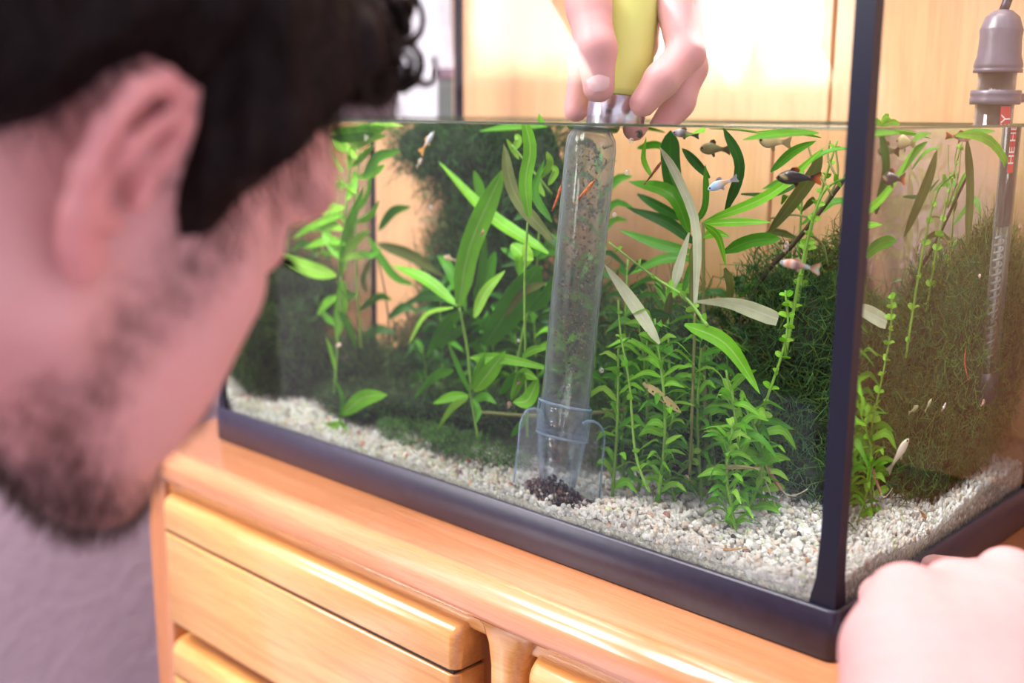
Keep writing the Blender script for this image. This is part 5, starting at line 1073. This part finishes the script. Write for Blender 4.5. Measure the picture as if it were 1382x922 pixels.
def strands(roots, dirs, lens, rad, curl, nseg, sides=3, grav=.0):
    n = len(roots); ts = np.linspace(0, 1, nseg+1); ref = nrm(V(.3, .5, .8)); s = np.cross(dirs, ref); s /= np.linalg.norm(s, axis=1)[:, None]+1e-9; b = np.cross(dirs, s)
    ph = rng.uniform(0, 6.28, n); P = np.zeros((n, nseg+1, 3))
    for i, t in enumerate(ts):
        a = ph+t*curl[:, 1]*6.28; P[:, i] = roots+dirs*(lens*t)[:, None]+(s*(np.cos(a)-np.cos(ph))[:, None]+b*(np.sin(a)-np.sin(ph))[:, None])*(curl[:, 0])[:, None]+np.outer(lens*t*t*grav, V(0, 0, -1))
    an = np.arange(sides)*2*math.pi/sides; rr = rad*(1-.75*ts); vs = P[:, :, None, :]+rr[None, :, None, None]*(np.cos(an)[None, None, :, None]*s[:, None, None, :]+np.sin(an)[None, None, :, None]*b[:, None, None, :])
    m1 = (nseg+1)*sides; base = [(i*sides+j, i*sides+(j+1) % sides, (i+1)*sides+(j+1) % sides, (i+1)*sides+j) for i in range(nseg) for j in range(sides)]
    F_ = (np.array(base)[None]+(np.arange(n)*m1)[:, None, None]).reshape(-1, 4); return vs.reshape(-1, 3), F_.tolist()
# strands rooted on the hair mass
ns = 5200; pick = rng.choice(len(hv), ns); R0 = hv[pick]; Lh = (R0-HO)@HA.T; nrmv = Lh/np.array([.117, .092, .109])**2; nrmv /= np.linalg.norm(nrmv, axis=1)[:, None]
flow = np.stack([.35+0*Lh[:, 0], .15*np.sign(Lh[:, 1]), -.75*np.ones(ns)], 1)+rng.standard_normal((ns, 3))*.28; flow -= nrmv*(flow*nrmv).sum(1)[:, None]*.85; flow += nrmv*.10; flow /= np.linalg.norm(flow, axis=1)[:, None]
low = Lh[:, 2] < hl(Lh[:, 0])+.02; ln = np.where(low, .010, .026)*rng.uniform(.6, 1.3, ns)
v1, f1 = strands(R0-(nrmv@HA)*.003, flow@HA, ln, .00038, np.stack([rng.uniform(.001, .004, ns), rng.uniform(.3, 1.1, ns)], 1), 5)
o = mk('hair_strands', v1, f1, M_HAIR, hair); o['kind'] = 'stuff'
# loose curls over the brow
cv = []
for i in range(110):
    a = rng.uniform(0, 1); c = hw(.066+rng.uniform(-.008, .014), rng.uniform(-.05, .06), .092+rng.uniform(-.012, .03)); ax = nrm(HR*rng.uniform(.4, 1)+HF*rng.uniform(-.4, .4)+HU*rng.uniform(-.4, .4)); e1 = nrm(np.cross(ax, HU)); e2 = np.cross(ax, e1); R1 = rng.uniform(.007, .0135); ph = rng.uniform(0, 6.28); tt = np.linspace(0, rng.uniform(3.5, 7.5), 16)
    pts = np.array([c+(e1*math.cos(ph+t)+e2*math.sin(ph+t))*R1*(1-.03*t)+ax*t*.0016+HF*.010 for t in tt]); cv.append(tubeg(pts, np.linspace(.0024, .0012, 16), 6))
o = mk('forehead_curls', *join(cv), M_HAIR, hair); o['kind'] = 'stuff'
# stubble and beard
wgt = np.clip(beard, 0, 1)**1.3*inhead*(np.abs(u_-.034) > .008); wgt = wgt/wgt.sum(); nbd = 5000; pk_ = rng.choice(len(bv), nbd, p=wgt); R0 = bv[pk_]+rng.standard_normal((nbd, 3))*.0009; Lb_ = (R0-HO)@HA.T
nn_ = Lb_-np.array([.03, 0, -.02]); nn_ /= np.linalg.norm(nn_, axis=1)[:, None]; dr = nn_*.5+np.array([.15, 0, -.75])+rng.standard_normal((nbd, 3))*.28; dr /= np.linalg.norm(dr, axis=1)[:, None]
chin = np.clip((-.075-Lb_[:, 2])/.03, 0, 1); v1, f1 = strands(R0, dr@HA, (.004+.005*chin)*rng.uniform(.6, 1.4, nbd), .00016, np.stack([rng.uniform(.0002, .0010, nbd), rng.uniform(.2, .8, nbd)], 1), 3)
o = mk('beard', v1, f1, M_BEARD, pe); o['kind'] = 'stuff'
# ---- clothes
M_SHIRT = pmat('plum_cotton', (.23, .085, .13), .85, var=.15, vscale=40, bmp=.3, bscale=500); M_JEAN = pmat('dark_jeans', (.05, .06, .10), .85, var=.2, vscale=60)
SP = [pr_c(SL+V(.03, 0, 0), SR-V(.03, 0, 0), .070, .070, .06), pr_e(V(-.165, -.64, -.06), (.175, .125, .17), .06), pr_c(V(-.165, -.68, -.1), V(-.18, -.78, -.34), .150, .145, .06)]+limb([SR, SR+(ER-SR)*.55], [.066, .060], .03)+limb([SL, SL+(EL-SL)*.5], [.066, .060], .03)+[pr_c(NB+V(0, .02, .035), NB+V(0, .09, .14), .052, .075, .01, True)]
sv, sf = nets(SP, .007, (-.58, -1.0, -.52), (.22, -.30, .42), None, 1); mk('t_shirt', sv, sf.tolist(), M_SHIRT, pe)
JP = []
for s_ in (-1, 1): JP += limb([(-.18+s_*.075, -.80, -.36), (-.18+s_*.12, -.56, -.685), (-.18+s_*.11, -1.0, -.712)], [.115, .072, .048], .04)
jv, jf = nets(JP, .012, (-.5, -1.15, -.80), (.15, -.4, -.2), None, 1); mk('jeans', jv, jf.tolist(), M_JEAN, pe)
